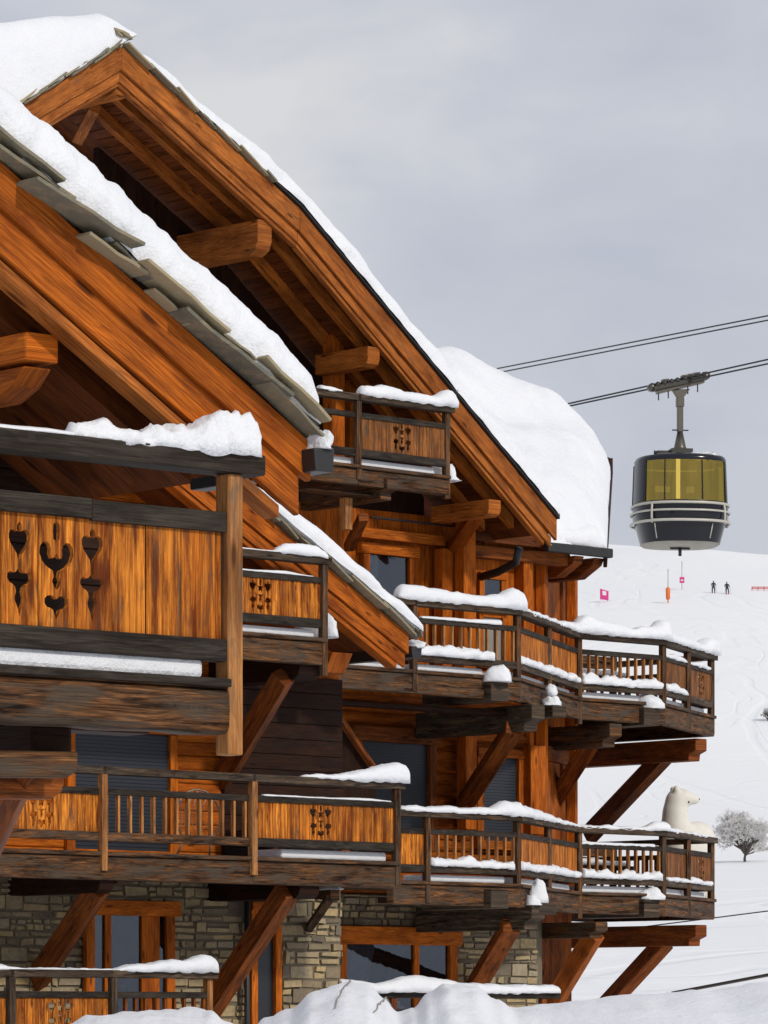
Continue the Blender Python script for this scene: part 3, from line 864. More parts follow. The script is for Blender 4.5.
# snow on the middle chalet
def rail_snow(fr,px0,px1,t,z,tab,name,label,t1=None,**kw):
    A=fr.pix(px0,700,t)[0];B=fr.pix(px1,700,t1 if t1 is not None else t)[0]
    mb=MB(); snow_run(mb,(A,t,z),(B,t1 if t1 is not None else t,z),tab,**kw)
    return snow_thing(mb,fr,(A,t,z),name,label)
rail_snow(FA,300,406,T1,zt+.0,[(0,.015,.07),(.35,.06,.10),(.6,.12,.13),(.85,.23,.15),(.95,.22,.15),(1,.12,.12)],'snow_pile','wedge of snow rising to the handrail end of the long lower middle balcony',endr=.08,amp=.02,step=.04)
rail_snow(FA,-60,215,T1,zt3,[(0,.05,.09),(.2,.06,.09),(.25,.02,.08),(.60,.02,.08),(.72,.08,.12),(.86,.13,.14),(.96,.20,.15),(1,.15,.12)],'snow_pile','snow heaped on the bottom left terrace handrail end',endr=.06,amp=.02,step=.05)
rail_snow(FA,150,282,T1,zt2,[(0,.02,.07),(1,.02,.07)],'snow_strip','thin snow line on the left of the small carved balcony handrail',endr=.03,amp=.004,droop=.004)
rail_snow(FA,273,325,T1,zt2,[(0,.02,.07),(.2,.10,.11),(.45,.14,.13),(.7,.12,.12),(1,.05,.1)],'snow_pile','low snow heap on the handrail end of the small carved middle balcony',endr=.05)
mb=MB(); c=FA.pix(333,637,T1+.2); lump(mb,(c[0]-.05,c[1]+.25,c[2]+.0),(.17,.45,.36),seed=4,amp=.06,flat=.02); snow_thing(mb,FA,c,'snow_pile','rounded snow bulge at the floor end of the small carved middle balcony')
def deck_snow(fr,px0,px1,t,z,h,label,w=.5,t1=None):
    A=fr.pix(px0,700,t)[0];B=fr.pix(px1,700,t)[0]
    mb=MB(); mb.box((A,t+.06,z+.001),(B,t+.06+w,z+h)); o=mb.build('snow_strip',M['snow'],None,fr,bevel=.025,base=(A,t,z)); tag(o,label,'snow','snow lying on rails and ledges')
deck_snow(FA,150,318,T1,zt2-.97,.10,'flat snow on the floor of the small carved middle balcony')
deck_snow(FA,285,390,T1,zt-.97,.11,'flat snow on the floor at the right end of the long lower middle balcony')
rail_snow(FA,150,312,T1,zt2-.245,[(0,.02,.04),(.6,.02,.04),(.8,.035,.05),(1,.01,.04)],'snow_strip','thin snow on the middle rail of the small carved balcony',endr=.02,amp=.004,droop=.003)
rail_snow(FA,262,390,T1,zt-.245,[(0,.02,.04),(.5,.015,.04),(.8,.03,.05),(1,.01,.04)],'snow_strip','thin snow on the middle rail of the long lower balcony',endr=.02,amp=.004,droop=.003)
mb=MB(); c=FA.pix(270,803,T1+.9)
snow_run(mb,FA.pix(262,806,T1+.9),FA.pix(345,800,T1+.9),[(0,.12,.2),(.3,.10,.2),(.6,.05,.2),(1,.02,.2)],step=.05); snow_thing(mb,FA,c,'snow_pile','sloping snow lying behind the long lower balcony railing')
# support for it : a bench on that balcony
mb=MB(); A=FA.pix(258,810,T1+.9);B=FA.pix(350,806,T1+.9)
be=empty('bench',FA,((A[0]+B[0])/2,T1+.9,zfl)); tag(be,'weathered wooden bench under snow behind the long lower balcony panel','bench')
zs=A[2]
mb.box((A[0],T1+.68,zs-.05),(B[0],T1+1.12,zs-.005)); mb.build('seat',M['greyb'],be,bevel=.01)
for sx in (A[0]+.1,B[0]-.1):
    for ty in (T1+.72,T1+1.08):
        mb=MB(); mb.box((sx-.035,ty-.035,zfl),(sx+.035,ty+.035,zs-.052),(0,0,1)); mb.build('leg',M['greyb'],be)

# wire hoop basket on the lower balcony
c=FA.pix(198,817,T1+.55); r=.34
rt=empty('wire_basket_chair',FA,(c[0],c[1],zfl)); tag(rt,'round wire hoop standing behind the balusters of the long lower balcony','chair')
mb=MB(); mb.tube([(c[0]+r*math.cos(a*math.pi/16),c[1]+.0,c[2]+.95*r*math.sin(a*math.pi/16)-.0) for a in range(33)],.011,8,cap=False)
mb.build('rim',M['wire'],rt)
for k in range(-3,4):
    mb=MB(); x=k*.085; y=math.sqrt(max(.0,r*r-x*x))*.95
    mb.tube([(c[0]+x,c[1],c[2]-y),(c[0]+x*.6,c[1]+.14,c[2]),(c[0]+x,c[1],c[2]+y)],.005,5); mb.build('wire',M['wire'],rt)
for sx in (-.2,.2):
    mb=MB(); mb.tube([(c[0]+sx,c[1],c[2]-r*.75),(c[0]+sx*1.3,c[1]+.1,zfl+.0)],.012,6); mb.build('leg',M['wire'],rt)

# =================================================================== FAR CHALET
TRF=-.2; TWF=1.6
far=empty('wooden_chalet',FA,(1,TWF+3,GROUND))
tag(far,'tallest far chalet with a big front gable and balconies wrapping round its corner','chalet')
pk=FA.pix(122,46,TRF); re=FA.pix(557,519,TRF)
df=(re-pk).normalized()
le0=FA.pix(35,97,TRF); dl=(le0-pk).normalized(); le=pk+dl*5.2
V1,V2,V3=.31,.15,.06
kk=FA.pix(300,208,TRF)
def offB(x):
    if x<=pk.x or x>=re.x: return 0.0
    zk=kk.z-(pk.z+(re.z-pk.z)*(kk.x-pk.x)/(re.x-pk.x))
    return zk*((x-pk.x)/(kk.x-pk.x) if x<kk.x else (re.x-x)/(re.x-kk.x))
def bend(m):
    for v in m.v: v.z+=offB(v.x)
    return m
def rake(p0,p1,d,sgn):
    for (h0,h1,ta,tb,mat,cut) in ((0,V1,0,.06,'gable',0),(V1+.004,V1+V2,.05,.10,'gable',.08),(V1+V2+.002,V1+V2+V3,.08,.18,'gable',.22)):
        e=p1-d*cut
        mb=MB()
        if sgn>0:
            e=e+Vector((0,0,offB(e.x)))
            board(mb,down(p0,h0),down(kk,h0),down(kk,h1),down(p0,h1),TRF+ta,TRF+tb)
            mb.build('fascia_board' if h0<.45 else 'soffit_batten',M[mat],far,bevel=.008); mb=MB()
            p0_=kk+Vector((.003,0,-.003))
        else: p0_=p0
        board(mb,down(p0_,h0),down(e,h0),down(e,h1),down(p0_,h1),TRF+ta,TRF+tb)
        mb.build('fascia_board' if h0<.5 else 'soffit_batten',M[mat],far,bevel=.008)
rake(pk,re,df,1); rake(pk,le,dl,-1)
mb=MB()
board(mb,down(pk,.03),down(kk,.03),down(kk,.2),down(pk,.2),TRF+.07,8); board(mb,down(kk,.03),down(re,.03),down(re,.2),down(kk,.2),TRF+.07,8); board(mb,down(pk,.03),down(le,.03),down(le,.2),down(pk,.2),TRF+.07,8)
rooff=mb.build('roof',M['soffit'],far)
for tt in (.35,.95,2.2):
    for (d,p1) in ((df,re),(dl,le)):
        mb=MB(); q=p1-d*.4
        if d is df:
            q=q+Vector((0,0,offB(q.x))); board(mb,down(pk,.205),down(kk,.205),down(kk,.36),down(pk,.36),tt,tt+.13); board(mb,down(kk,.205),down(q,.205),down(q,.36),down(kk,.36),tt,tt+.13)
        else: board(mb,down(pk,.205),down(q,.205),down(q,.36),down(pk,.36),tt,tt+.13)
        mb.build('rafter',M['rafter'],far,parent=rooff)
# cross battens of the soffit
mb=MB()
L=(re-pk).length
n=int(L/.19)
for k in range(n):
    p=pk+df*(k*.19)
    mb.prism([down(p,.203)+Vector((0,.3,0)),down(p+df*.16,.203)+Vector((0,.3,0)),down(p+df*.16,.215)+Vector((0,.3,0)),down(p,.215)+Vector((0,.3,0))],(0,1.6,0),(0,1,0))
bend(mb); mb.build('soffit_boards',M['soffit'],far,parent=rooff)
mb=MB()
upf=Vector((-df.z,0,df.x)); upf=upf if upf.z>0 else -upf
upl=Vector((-dl.z,0,dl.x)); upl=upl if upl.z>0 else -upl
slates(mb,pk+df*.02,pk+df*3.2,TRF,2,.35,.6,.022,seed=21,layers=1,over=.12); bend(mb)
slates(mb,pk,pk+dl*5,TRF,2,.35,.6,.022,seed=22,layers=2,over=.12)
slates(mb,pk+Vector((-.15,0,.08)),pk+Vector((.12,0,.09)),TRF,2,.3,.4,.03,seed=2,layers=2,over=.14)
mb.build('slate_edge',M['slate'],far,parent=rooff)
mb=MB(); q=FA.pix(268,178,TRF); e=re+df*.02
for (a_,b_) in ((q,kk),(kk,e)):
    board(mb,a_+Vector((0,0,.085)),b_+Vector((0,0,.085)),b_+Vector((0,0,.005)),a_+Vector((0,0,.005)),TRF-.05,TRF+.5)
mb.build('edge_flashing',M['metal'],far,parent=rooff,bevel=.01)
# snow: thin on the right slope
mb=MB(); q0=pk+df*.3+upf*.035; P=Vector((q0[0],TRF-.07,q0[2]))
snow_slab(mb,P,df*(L-.35),Vector((0,7,0)),upf,lambda u,v:.10+.13*min(1,u*3)+.025*math.sin(u*30),er=.2,step=.08,vstep=.5,amp=.035,sc=2.6,seed=11,erv=.09,bottom=False)
bend(mb); snow_thing(mb,FA,P,'roof_snow','thin snow crust on the right slope of the big far gable','snow on the roofs')
mb=MB(); q0=pk+upl*.04-dl*.30; P=Vector((q0[0],TRF-.06,q0[2]))
snow_slab(mb,P,dl*4.6,Vector((0,8,0)),upl,lambda u,v:.36+.78*min(1,u*2.0),er=.30,step=.12,vstep=.4,amp=.05,sc=1.2,seed=12,erv=.35)
snow_thing(mb,FA,P,'roof_snow','deep snow blanket left of the big far gable peak','snow on the roofs')
# purlins
def purl_f(px0,px1,y0,y1,l=2.0,mat='gable'): purlin(far,FA,px0,px1,y0,y1,TRF+.12,l,mat,parent=None)
purl_f(258,272,219,256); purl_f(368,380,346,368,1.1,'rafter'); purl_f(489,501,499,517,1.2,'rafter')
mb=MB(); c=FA.pix(121,92,TRF+.12); mb.tube([(c[0],TRF+.12,c[2]),(c[0],TWF+.1,c[2])],.095,14); mb.build('ridge_log',M['gable'],far)
mb=MB(); mb.beam(FA.pix(95,108,TRF+.8),FA.pix(78,140,TWF),.12,.14,up=Vector((0,1,0))); mb.build('brace',M['gable'],far)
# --- walls
zb1=FA.pix(515,815,-.92)[2]-.97      # first floor
zb2=FA.pix(515,609,-.92)[2]-.97      # second floor
K1=FA.pix(530,600,TWF); K1=(K1[0],K1[1])
Bang=R(32); bd=(math.cos(Bang),math.sin(Bang))
K2=(K1[0]+bd[0]*2.9,K1[1]+bd[1]*2.9)
sFL=FA.pix(100,600,TWF)[0]
# gable wall of upright boards, clipped by the roof slopes
mb=MB(); mbD=MB(); s=sFL
slR=df.z/df.x; slL=dl.z/dl.x
while s<K1[0]-.02:
    e=min(s+.17,K1[0])
    def zr(x):
        z_=pk.z-.30+(x-pk.x)*(slR if x>pk.x else slL)+offB(x)
        return max(z_,pk.z-6.4+.9) if x>re.x-1.0 else z_
    za,zb=zr(s),zr(e)
    y=TWF+random.uniform(0,.012)
    lo=zb2-.1
    if min(za,zb)>lo+.1:
        if s>re.x-1.0: za=zb=re.z+.12
        cut=zb2+2.55
        if min(za,zb)>cut+.1:
            mb.prism([(s+.002,y,lo),(e-.002,y,lo),(e-.002,y,cut),(s+.002,y,cut)],(0,.15,0),(0,0,1))
            mbD.prism([(s+.002,y+.02,cut+.002),(e-.002,y+.02,cut+.002),(e-.002,y+.02,zb),(s+.002,y+.02,za)],(0,.12,0),(0,0,1))
        else: mb.prism([(s+.002,y,lo),(e-.002,y,lo),(e-.002,y,zb),(s+.002,y,za)],(0,.15,0),(0,0,1))
    s=e
mb.build('board_wall',M['wall'],far); mbD.build('gable_cladding',M['dark'],far)
# middle storey wall
mb=MB(); z=zb1-.1
while z<zb2-.1:
    mb.tube([(sFL,TWF+.12,z+.08),(K1[0]-.05,TWF+.12,z+.08)],.095,10); z+=.165
mb.build('log_wall',M['fascia'],far)
# stone ground storey
Sx=lambda px:FA.pix(px,950,TWF)[0]
stone_wall(far,FA,Sx(200),K1[0]+.15,-2.1,zb1-.1,TWF,[(Sx(343)+.02,Sx(446)-.02,-2.3,FA.pix(350,938,TWF)[2])],seed=5)
# B-side walls (turned 32 degrees from the front)
FB_=Frame(FA.w((K1[0],K1[1],0)),43+32)
farb=None
def bpt(u,off,z): return Vector((K1[0]+bd[0]*u-bd[1]*off*-1*-1, K1[1]+bd[1]*u+bd[0]*off, z)) if False else Vector((K1[0]+bd[0]*u-bd[1]*off, K1[1]+bd[1]*u+bd[0]*off, z))
def bbox(mb,u0,u1,o0,o1,z0,z1,g=(0,0,1)):
    mb.prism([bpt(u0,o0,z0),bpt(u1,o0,z0),bpt(u1,o1,z0),bpt(u0,o1,z0)],(0,0,z1-z0),g)
mb=MB(); bbox(mb,.02,.9,0.02,.3,-2.1,zb1-.1); mb.build('side_wall',M['mortar'],far)
mb=MB(); 
u=0
while u<2.88:
    bbox(mb,u+.002,min(u+.16,2.9)-.002,random.uniform(0,.01),.3,zb1-.1,zb2-.1); bbox(mb,u+.002,min(u+.16,2.9)-.002,random.uniform(0,.01),.3,zb2-.1,zb2+2.4); u+=.16
mb.build('side_wall',M['wall'],far)
# return wall behind (closes the volume)
mb=MB(); mb.prism([(K2[0],K2[1]+.01,-2.1),(K2[0]-.2,K2[1]+.01,-2.1),(K2[0]-.2,9,-2.1),(K2[0],9,-2.1)],(0,0,zb2+4.4),(0,0,1)); mb.build('side_wall',M['brace'],far)
# door on the side wall, upper floor, with lintel and frames
for zf_ in (zb2,zb1):
    mb=MB()
    bbox(mb,.75,.93,-.07,.0,zf_,zf_+2.02); bbox(mb,1.95,2.13,-.07,.0,zf_,zf_+2.02)
    bbox(mb,.60,2.3,-.09,.0,zf_+2.022,zf_+2.24,(bd[0],bd[1],0))
    dr=mb.build('door',M['brace'],far,bevel=.01)
    mb=MB(); bbox(mb,.93,1.95,-.02,-.004,zf_,zf_+2.02); mb.build('door_leaf',M['fascia'],far,parent=dr)
# columns
for px,w in ((537,.22),(573,.16)):
    u=(px-530)/(577-530)*2.75
    mb=MB(); bbox(mb,u-w/2,u+w/2,-.16,-.01,zb1,zb2+2.35); mb.build('column',M['wall'],far,bevel=.012)
def col(px0,px1,y0,y1,t,mat='wall',dep=.2):
    A=FA.pix(px0,y0,t);B=FA.pix(px1,y1,t)
    mb=MB(); mb.box((A[0],t,B[2]),(B[0],t+dep,A[2]),(0,0,1)); return mb.build('column',M[mat],far,bevel=.012)
col(464,476,520,700,TWF-.55); col(443,462,548,700,TWF-.30); col(524,533,560,660,TWF-.2)
col(332,345,334,480,TWF-.75); col(350,361,352,480,TWF-.35)
col(466,477,735,830,TWF-.25); col(531,546,745,835,TWF-.25,'wall')
# beams of the upper storey
def hb(px0,px1,y0,y1,t,mat='fascia',dep=.16,name='beam'):
    A=FA.pix(px0,y0,t);B=FA.pix(px1,y1,t)
    mb=MB(); mb.box((A[0],t,B[2]),(B[0],t+dep,A[2])); return mb.build(name,M[mat],far,bevel=.012)
hb(362,446,527,546,TWF-.25)
hb(372,455,518,525,TWF-.35,'metal',.06,'handrail_pipe')
window(far,FA,366,554,406,680,TWF-.012,fw=.12,mull=[],lintel=.16,proud=.09)
window(far,FA,482,579,499,612,TWF-.012,fw=.10,proud=.06)
window(far,FA,481,614,500,664,TWF-.012,fw=.08,proud=.06,mat='pale')
window(far,FA,437,590,443,640,TWF-.012,fw=.02,proud=.03)
window(far,FA,359,741,426,842,TWF+.0,fw=.14,slats=True,proud=.09,lintel=.22,fm='brace')
window(far,FA,480,757,515,842,TWF+.0,fw=.13,slats=True,proud=.09,fm='fascia')
window(far,FA,343,944,446,1064,TWF-.052,fw=.16,mull=[(.68,.10)],lintel=.26,sideext=.08,proud=.09,fm='wall')
# leaning trim board beside the shutter
mb=MB(); mb.beam(FA.pix(338,716,-.0),FA.pix(376,772,-.0),.06,.10,up=Vector((0,1,0)))
mb.build('stair_stringer',M['brace'],far)
mb=MB(); mb.prism([FA.pix(300,716,.1),FA.pix(337,716,.1),FA.pix(376,775,.1),FA.pix(376,800,.1),FA.pix(300,800,.1)],(0,.04,0),(0,0,1)); mb.build('partition_boards',M['dark'],far)
# gutter downpipe near (510,560)
mb=MB(); mb.tube([FA.pix(519,548,.4),FA.pix(516,562,.5),FA.pix(498,572,1.0),FA.pix(481,577,1.4)],.06,10); mb.build('downpipe',M['metal'],far)
# brace below gable purlin near (465,540)
brace(far,FA,478,512,TRF+.6,452,552,TWF-.2,w=.16,h=.2,mat='fascia')
brace(far,FA,362,520,TRF-.1,350,545,TRF+.6,w=.12,h=.14,mat='brace')

# --- right hand roof wing sloping towards the viewer
TE=1.1; pitch=math.tan(R(36))
eL=FA.pix(546,543,TE); eR=FA.pix(606,545,TE)
ze=eR.z
def onroof(px,py,extra=0.0):
    """ray-plane: plane z = ze+extra + (t-TE)*pitch"""
    u=(px-CX)/FPX; w_=(HY-py)/FPX
    # s,t for depth D: X=uD, Y=D
    # t=-X sin + (Y-60) cos ; z=w D
    k=(-u*FA.n+FA.c)
    D=(ze+extra+(-60*FA.c-TE)*pitch)/(w_-k*pitch)
    X=u*D;Y=D-60
    return Vector((X*FA.c+Y*FA.n,-X*FA.n+Y*FA.c,w_*D))
rp=[onroof(606,545),onroof(608,500),onroof(611,458),onroof(600,452),onroof(540,430),onroof(440,396),onroof(400,384),onroof(410,392),Vector((eL.x-1.6,TE,ze))]
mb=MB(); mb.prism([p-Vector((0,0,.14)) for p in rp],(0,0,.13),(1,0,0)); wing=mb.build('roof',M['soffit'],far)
mb=MB()
mb.box((eL.x-.05,TE-.11,ze-.20),(eR.x+.05,TE-.002,ze-.06)); mb.build('gutter',M['metal'],far,bevel=.02,parent=wing)
mb=MB(); mb.beam(eR+Vector((-.02,.0,-.22)),rp[2]+Vector((0,0,-.12)),.06,.26); mb.build('barge_board',M['dark'],far,bevel=.01,parent=wing)
mb=MB(); mb.box((eL.x-1.6,TE+.25,ze-.34),(eR.x-.5,TE+.45,ze-.15)); mb.build('eave_beam',M['brace'],far,bevel=.02,parent=wing)
for px in (575,595):
    p=FA.pix(px,556,TE+.2); mb=MB(); mb.prism([(p[0]-.1,TE+.1,ze-.19),(p[0]-.1,3.4,ze-.19),(p[0]-.1,3.4,ze-.48),(p[0]-.1,TE+.5,ze-.48),(p[0]-.1,TE+.15,ze-.30)],(.2,0,0),(0,1,0)); mb.build('purlin',M['brace'],far,bevel=.015,parent=wing)
# snow on this wing: height field over the roof polygon (polygon inset distance gives the rounding)
def poly_dist(pt,poly):
    x,y=pt;ins=False;dm_=1e9
    n=len(poly)
    for i in range(n):
        x0,y0=poly[i];x1,y1=poly[(i+1)%n]
        if (y0>y)!=(y1>y) and x<(x1-x0)*(y-y0)/(y1-y0)+x0: ins=not ins
        dx,dy=x1-x0,y1-y0; k=max(0,min(1,((x-x0)*dx+(y-y0)*dy)/(dx*dx+dy*dy)))
        dm_=min(dm_,math.hypot(x-x0-dx*k,y-y0-dy*k))
    return dm_ if ins else -dm_
def near_pt(pt,poly):
    x,y=pt;best=None;n=len(poly)
    for i in range(n):
        x0,y0=poly[i];x1,y1=poly[(i+1)%n]
        dx,dy=x1-x0,y1-y0; k=max(0,min(1,((x-x0)*dx+(y-y0)*dy)/(dx*dx+dy*dy)))
        q=(x0+dx*k,y0+dy*k); d=math.hypot(x-q[0],y-q[1])
        if best is None or d<best[0]: best=(d,q)
    return best[1]
sp2=[onroof(*q) for q in ((607,547),(609,500),(611,474),(602,460),(570,431),(535,411),(500,396),(440,374),(405,370),(402,388),(546,543))]
poly2=[(p[0],p[1]) for p in sp2]
mb=MB(); xs=[p[0] for p in poly2];ys=[p[1] for p in poly2]
stp=.09; nx=int((max(xs)-min(xs))/stp)+1; ny=int((max(ys)-min(ys))/stp)+1
idx={};vs=[];fs=[]
for i in range(nx+1):
    for j in range(ny+1):
        x=min(xs)+i*stp;y=min(ys)+j*stp
        d0=poly_dist((x,y),poly2)
        if d0>-stp*1.2:
            dd=max(0,d0); h=.66*math.sqrt(max(0,1-(1-min(1,dd/.75))**2))*(.8+.2*min(1,(y-TE)/2.5))
            n_=fbm((x,y,0),.55)*.30+fbm((x,y,3),1.9)*.07
            z=ze+(y-TE)*pitch+.01+h*(1+n_)-(0.03 if d0<0 else 0)
            z-=(.20*math.exp(-((y-TE-2.6-.25*math.sin(x*.7))/.45)**2)+.12*math.exp(-((y-TE-4.6)/.6)**2))*min(1,dd)
            if d0<0: x,y=near_pt((x,y),poly2); z=ze+(y-TE)*pitch-.02
            idx[(i,j)]=len(vs); vs.append((x,y,z))
for i in range(nx):
    for j in range(ny):
        q=[(i,j),(i+1,j),(i+1,j+1),(i,j+1)]
        if all(k in idx for k in q): fs.append([idx[k] for k in q])
mb.add(vs,fs,Vector((1,0,0)),True)
snow_thing(mb,FA,sp2[0],'roof_snow','broad deep snow field on the right hand roof of the far chalet','snow on the roofs')
mb=MB(); 
snow_run(mb,(eL.x+.0,TE+.12,ze-.05),(eR.x+.06,TE+.12,ze-.05),[(0,.3,.2),(.5,.3,.2),(.8,.32,.22),(1,.2,.2)],step=.06,amp=.05,sc=2.5,endr=.25,droop=.03)
snow_thing(mb,FA,eR,'snow_pile','snow lip along the right hand eave of the far chalet above the dark gutter','snow on the roofs')

# --- balconies of the far chalet
ztu=zb2+.97; ztl=zb1+.97
def corner(px,py,z):
    D=z*FPX/(HY-py); X=(px-CX)/FPX*D;Y=D-60
    return (X*FA.c+Y*FA.n,-X*FA.n+Y*FA.c)
C1=corner(517,609,ztu);C2=corner(577,632.5,ztu);C3=corner(662.5,639.5,ztu);C4=corner(711,654.5,ztu)
tf=C1[1]
def P0(px): return (FA.pix(px,600,tf)[0],tf)
bA=FA.pix(577,600,2.4)
C5=(C4[0]-.1,C4[1]+2.5)
def far_balcony(zt,xl,xm,lower=False):
    plan=[P0(xl),P0(xm),C1,C2,C3,C4]
    s0=dict(fill=[] if not lower else [(0,1,'panel')],bm='char')
    segs=[s0,dict(fill=[(0,1,'bars')],bm='grey',sp=.165,brown=1),dict(fill=[(0,.5,'panel'),(.53,1,'panel')],bm='grey'),dict(fill=[(0,1,'bars')],bm='grey',sp=.165,brown=1),
          dict(fill=[(0,.46,'panel'),(.52,1,'panel',.5)],bm='grey',pm='panelold')]
    m1=along(C2,C1,.5); m2=along(C3,C4,.47)
    posts=[(P0(xm)[0],tf-.03,.3),(C1[0],C1[1],.34),(m1[0],m1[1],.2),(C2[0],C2[1]-.03,.40),(C3[0],C3[1],.34),(m2[0],m2[1]-.03,.30),(C4[0],C4[1],.30)]
    deck=[P0(xl),C1,C2,C3,C4,C5,(K2[0],K2[1]+1.2),K2,K1,(P0(xl)[0],TWF-.05)]
    bal=balcony(far,plan,zt,segs,posts,deck,hr_ext=.12)
    zf=zt-.97
    # return railing at the far end
    Z=Vector((0,0,1))
    for (a,b) in ((C4,C5),(C5,(K2[0],K2[1]+1.0))):
        A=Vector((*a,0));B=Vector((*b,0))
        for (h0,hh,w,nm) in ((0,.09,.14,'handrail'),(.245,.075,.07,'middle_rail'),(.745,.105,.08,'bottom_rail')):
            m=MB(); m.beam(A+Z*(zt-h0-hh/2),B+Z*(zt-h0-hh/2),w,hh); m.build(nm,M['greyb'],far,parent=bal,bevel=.006)
        m=MB(); m.beam(A+Z*(zf-.19),B+Z*(zf-.19),.14,.27); m.build('floor_beam',M['greyb'],far,parent=bal)
        d=(B-A); n=max(2,int(d.length/.18))
        for k in range(1,n):
            c=A+d*k/n; m=MB(); m.beam(c+Z*(zt-.75),c+Z*(zt-.3),.03,.05,up=Vector((0,1,0))); m.build('baluster',M['brace'],far,parent=bal)
    m=MB(); m.beam(Vector((*C5,zf-.3)),Vector((*C5,zt-.09)),.085,.085,up=Vector((0,1,0))); m.build('post',M['greyb'],far,parent=bal)
    # boxy joist ends poking out below the floor
    for (px,dt) in ((500,.0),(652,.0)):
        tt=tf if px<520 else C2[1]
        p=FA.pix(px,600,tt-.2); m=MB(); m.box((p[0]-.17,tt-.2,zf-.36),(p[0]+.17,tt+1.2,zf-.09),(0,1,0)); m.build('joist_end',M['grey'],far,parent=bal,bevel=.012)
    return bal
far_balcony(ztu,322,412); far_balcony(ztl,392,425,True)
def joist(px1,ytop,ybot,t,l,w=.26,mat='brace',root=None):
    A=FA.pix(px1,ytop,t);B=FA.pix(px1,ybot,t)
    h=A.z-B.z
    m=MB(); m.prism([(A.x-w,t,A.z),(A.x-w,t+l,A.z),(A.x-w,t+l,B.z),(A.x-w,t+.22*h*2,B.z),(A.x-w,t+.14,B.z+.3*h),(A.x-w,t,B.z+.45*h)],(w,0,0),(0,1,0))
    m.build('joist',M[mat],far,bevel=.014)
# upper
joist(545,705,731,tf+.0,2.4,mat='grey'); joist(622,724,747,C2[1]-.1,2.5,mat='greyb'); joist(707,739,761,C4[1]-.15,3.6,mat='brace')
brace(far,FA,512,731,tf+.5,462,808,TWF,w=.2,h=.24)
brace(far,FA,590,745,C2[1]+.55,547,812,3.0,w=.22,h=.26)
brace(far,FA,662,758,C4[1]+.8,592,832,4.6,w=.22,h=.26)
# lower
joist(545,905,930,tf+.0,2.4,mat='grey'); joist(608,922,938,C2[1]-.1,2.5,mat='greyb'); joist(707,925,946,C4[1]-.15,3.6,mat='brace')
brace(far,FA,510,928,tf+.5,470,996,TWF,w=.2,h=.26)
brace(far,FA,592,938,C2[1]+.5,552,1004,2.6,w=.22,h=.26,mat='fascia')
brace(far,FA,662,945,C4[1]+.8,606,1006,4.2,w=.22,h=.26)
# long beams running under the balconies along the facade
hb(322,520,703,712,tf+.5,'dark',.3,'under_beam'); hb(392,520,897,906,tf+.5,'dark',.3,'under_beam')

# top balcony in the gable
TT=-.62
ztt=FA.pix(450,407,TT)[2]
St=lambda px:FA.pix(px,430,TT)[0]
mc=(St(400)-St(356))/(St(446)-St(356))
balcony(far,[(St(300),TT),(St(356),TT),(St(446),TT)],ztt,[dict(fill=[],bm='char'),dict(fill=[(0,1,'panel',mc+.03)],bm='char',pm='panelold')],
        [(St(356),TT-.03,.20,'greyb'),(St(446),TT,.32,'greyb')],[(St(300),TT),(St(446),TT),(St(446),TWF),(St(300),TWF)],hr_ext=.10,lv=dict(LV,fbh=.22))
joist(398,478,500,TT-.12,1.8,w=.2,mat='greyb')
hb(306,392,489,497,TT+.15,'greyb',.3,'under_beam')
mb=MB(); mb.beam(FA.pix(346,530,TT+.4),FA.pix(346,498,TT+.4),.13,.13,up=Vector((0,1,0))); mb.build('strut',M['post'],far,bevel=.01)

# snow of the far chalet balconies
def prun(p,q,z,tab,name,label,**kw):
    mb=MB(); snow_run(mb,(p[0],p[1],z),(q[0],q[1],z),tab,**kw); return snow_thing(mb,FA,(p[0],p[1],z),name,label)
prun((St(358),TT),(St(455),TT),ztt,[(0,.10,.09),(.12,.14,.12),(.25,.19,.13),(.45,.13,.12),(.75,.13,.13),(.9,.22,.15),(1,.14,.12)],'snow_pile','wavy snow on the handrail of the topmost balcony under the gable',endr=.08,step=.05)
prun((St(318),TT),(St(341),TT),ztt,[(0,.05,.08),(.5,.07,.09),(1,.03,.07)],'snow_pile','short snow patch on the topmost handrail beside the gable post',endr=.05)
deck_snow(FA,332,438,TT,ztt-.97,.11,'flat snow on the floor of the topmost balcony')
mb=MB(); c=FA.pix(452,480,TT+.2); lump(mb,(c[0],c[1]+.2,ztt-.99),(.14,.4,.30),seed=6,amp=.08,flat=.02); snow_thing(mb,FA,c,'snow_pile','snow bulge at the right floor end of the topmost balcony')
prun(P0(396),(C1[0]+.12,tf),ztu,[(0,.20,.14),(.3,.17,.14),(.6,.14,.13),(.78,.17,.15),(.9,.28,.19),(.97,.27,.18),(1,.2,.15)],'snow_pile','long snow ridge with a bulb end on the upper corner balcony handrail',endr=.14,step=.06)
prun(P0(420),P0(500),ztu-.245,[(0,.03,.05),(.5,.04,.06),(1,.07,.07)],'snow_strip','thin snow on the middle rail of the upper corner balcony above its balusters',endr=.04,amp=.006,droop=.006)
prun(P0(416),P0(492),ztu-.745,[(0,.12,.10),(.2,.12,.1),(.5,.14,.1),(.8,.12,.1),(1,.10,.1)],'snow_strip','bumpy snow on the bottom rail at the left of the upper corner balcony',endr=.05,amp=.04,sc=5)
mb=MB(); p=FA.pix(500,600,tf-.18); lump(mb,(p[0]+.0,tf-.1,zb2-.09),(.24,.3,.27),seed=8,amp=.08,flat=.02); snow_thing(mb,FA,p,'snow_pile','domed snow cap on the upper balcony joist end left of its corner post')
prun(C1,C2,ztu,[(0,.05,.1),(.3,.04,.09),(.6,.04,.09),(.85,.10,.12),(1,.16,.14)],'snow_strip','thin snow on the slanting handrail of the upper corner balcony',endr=.05)
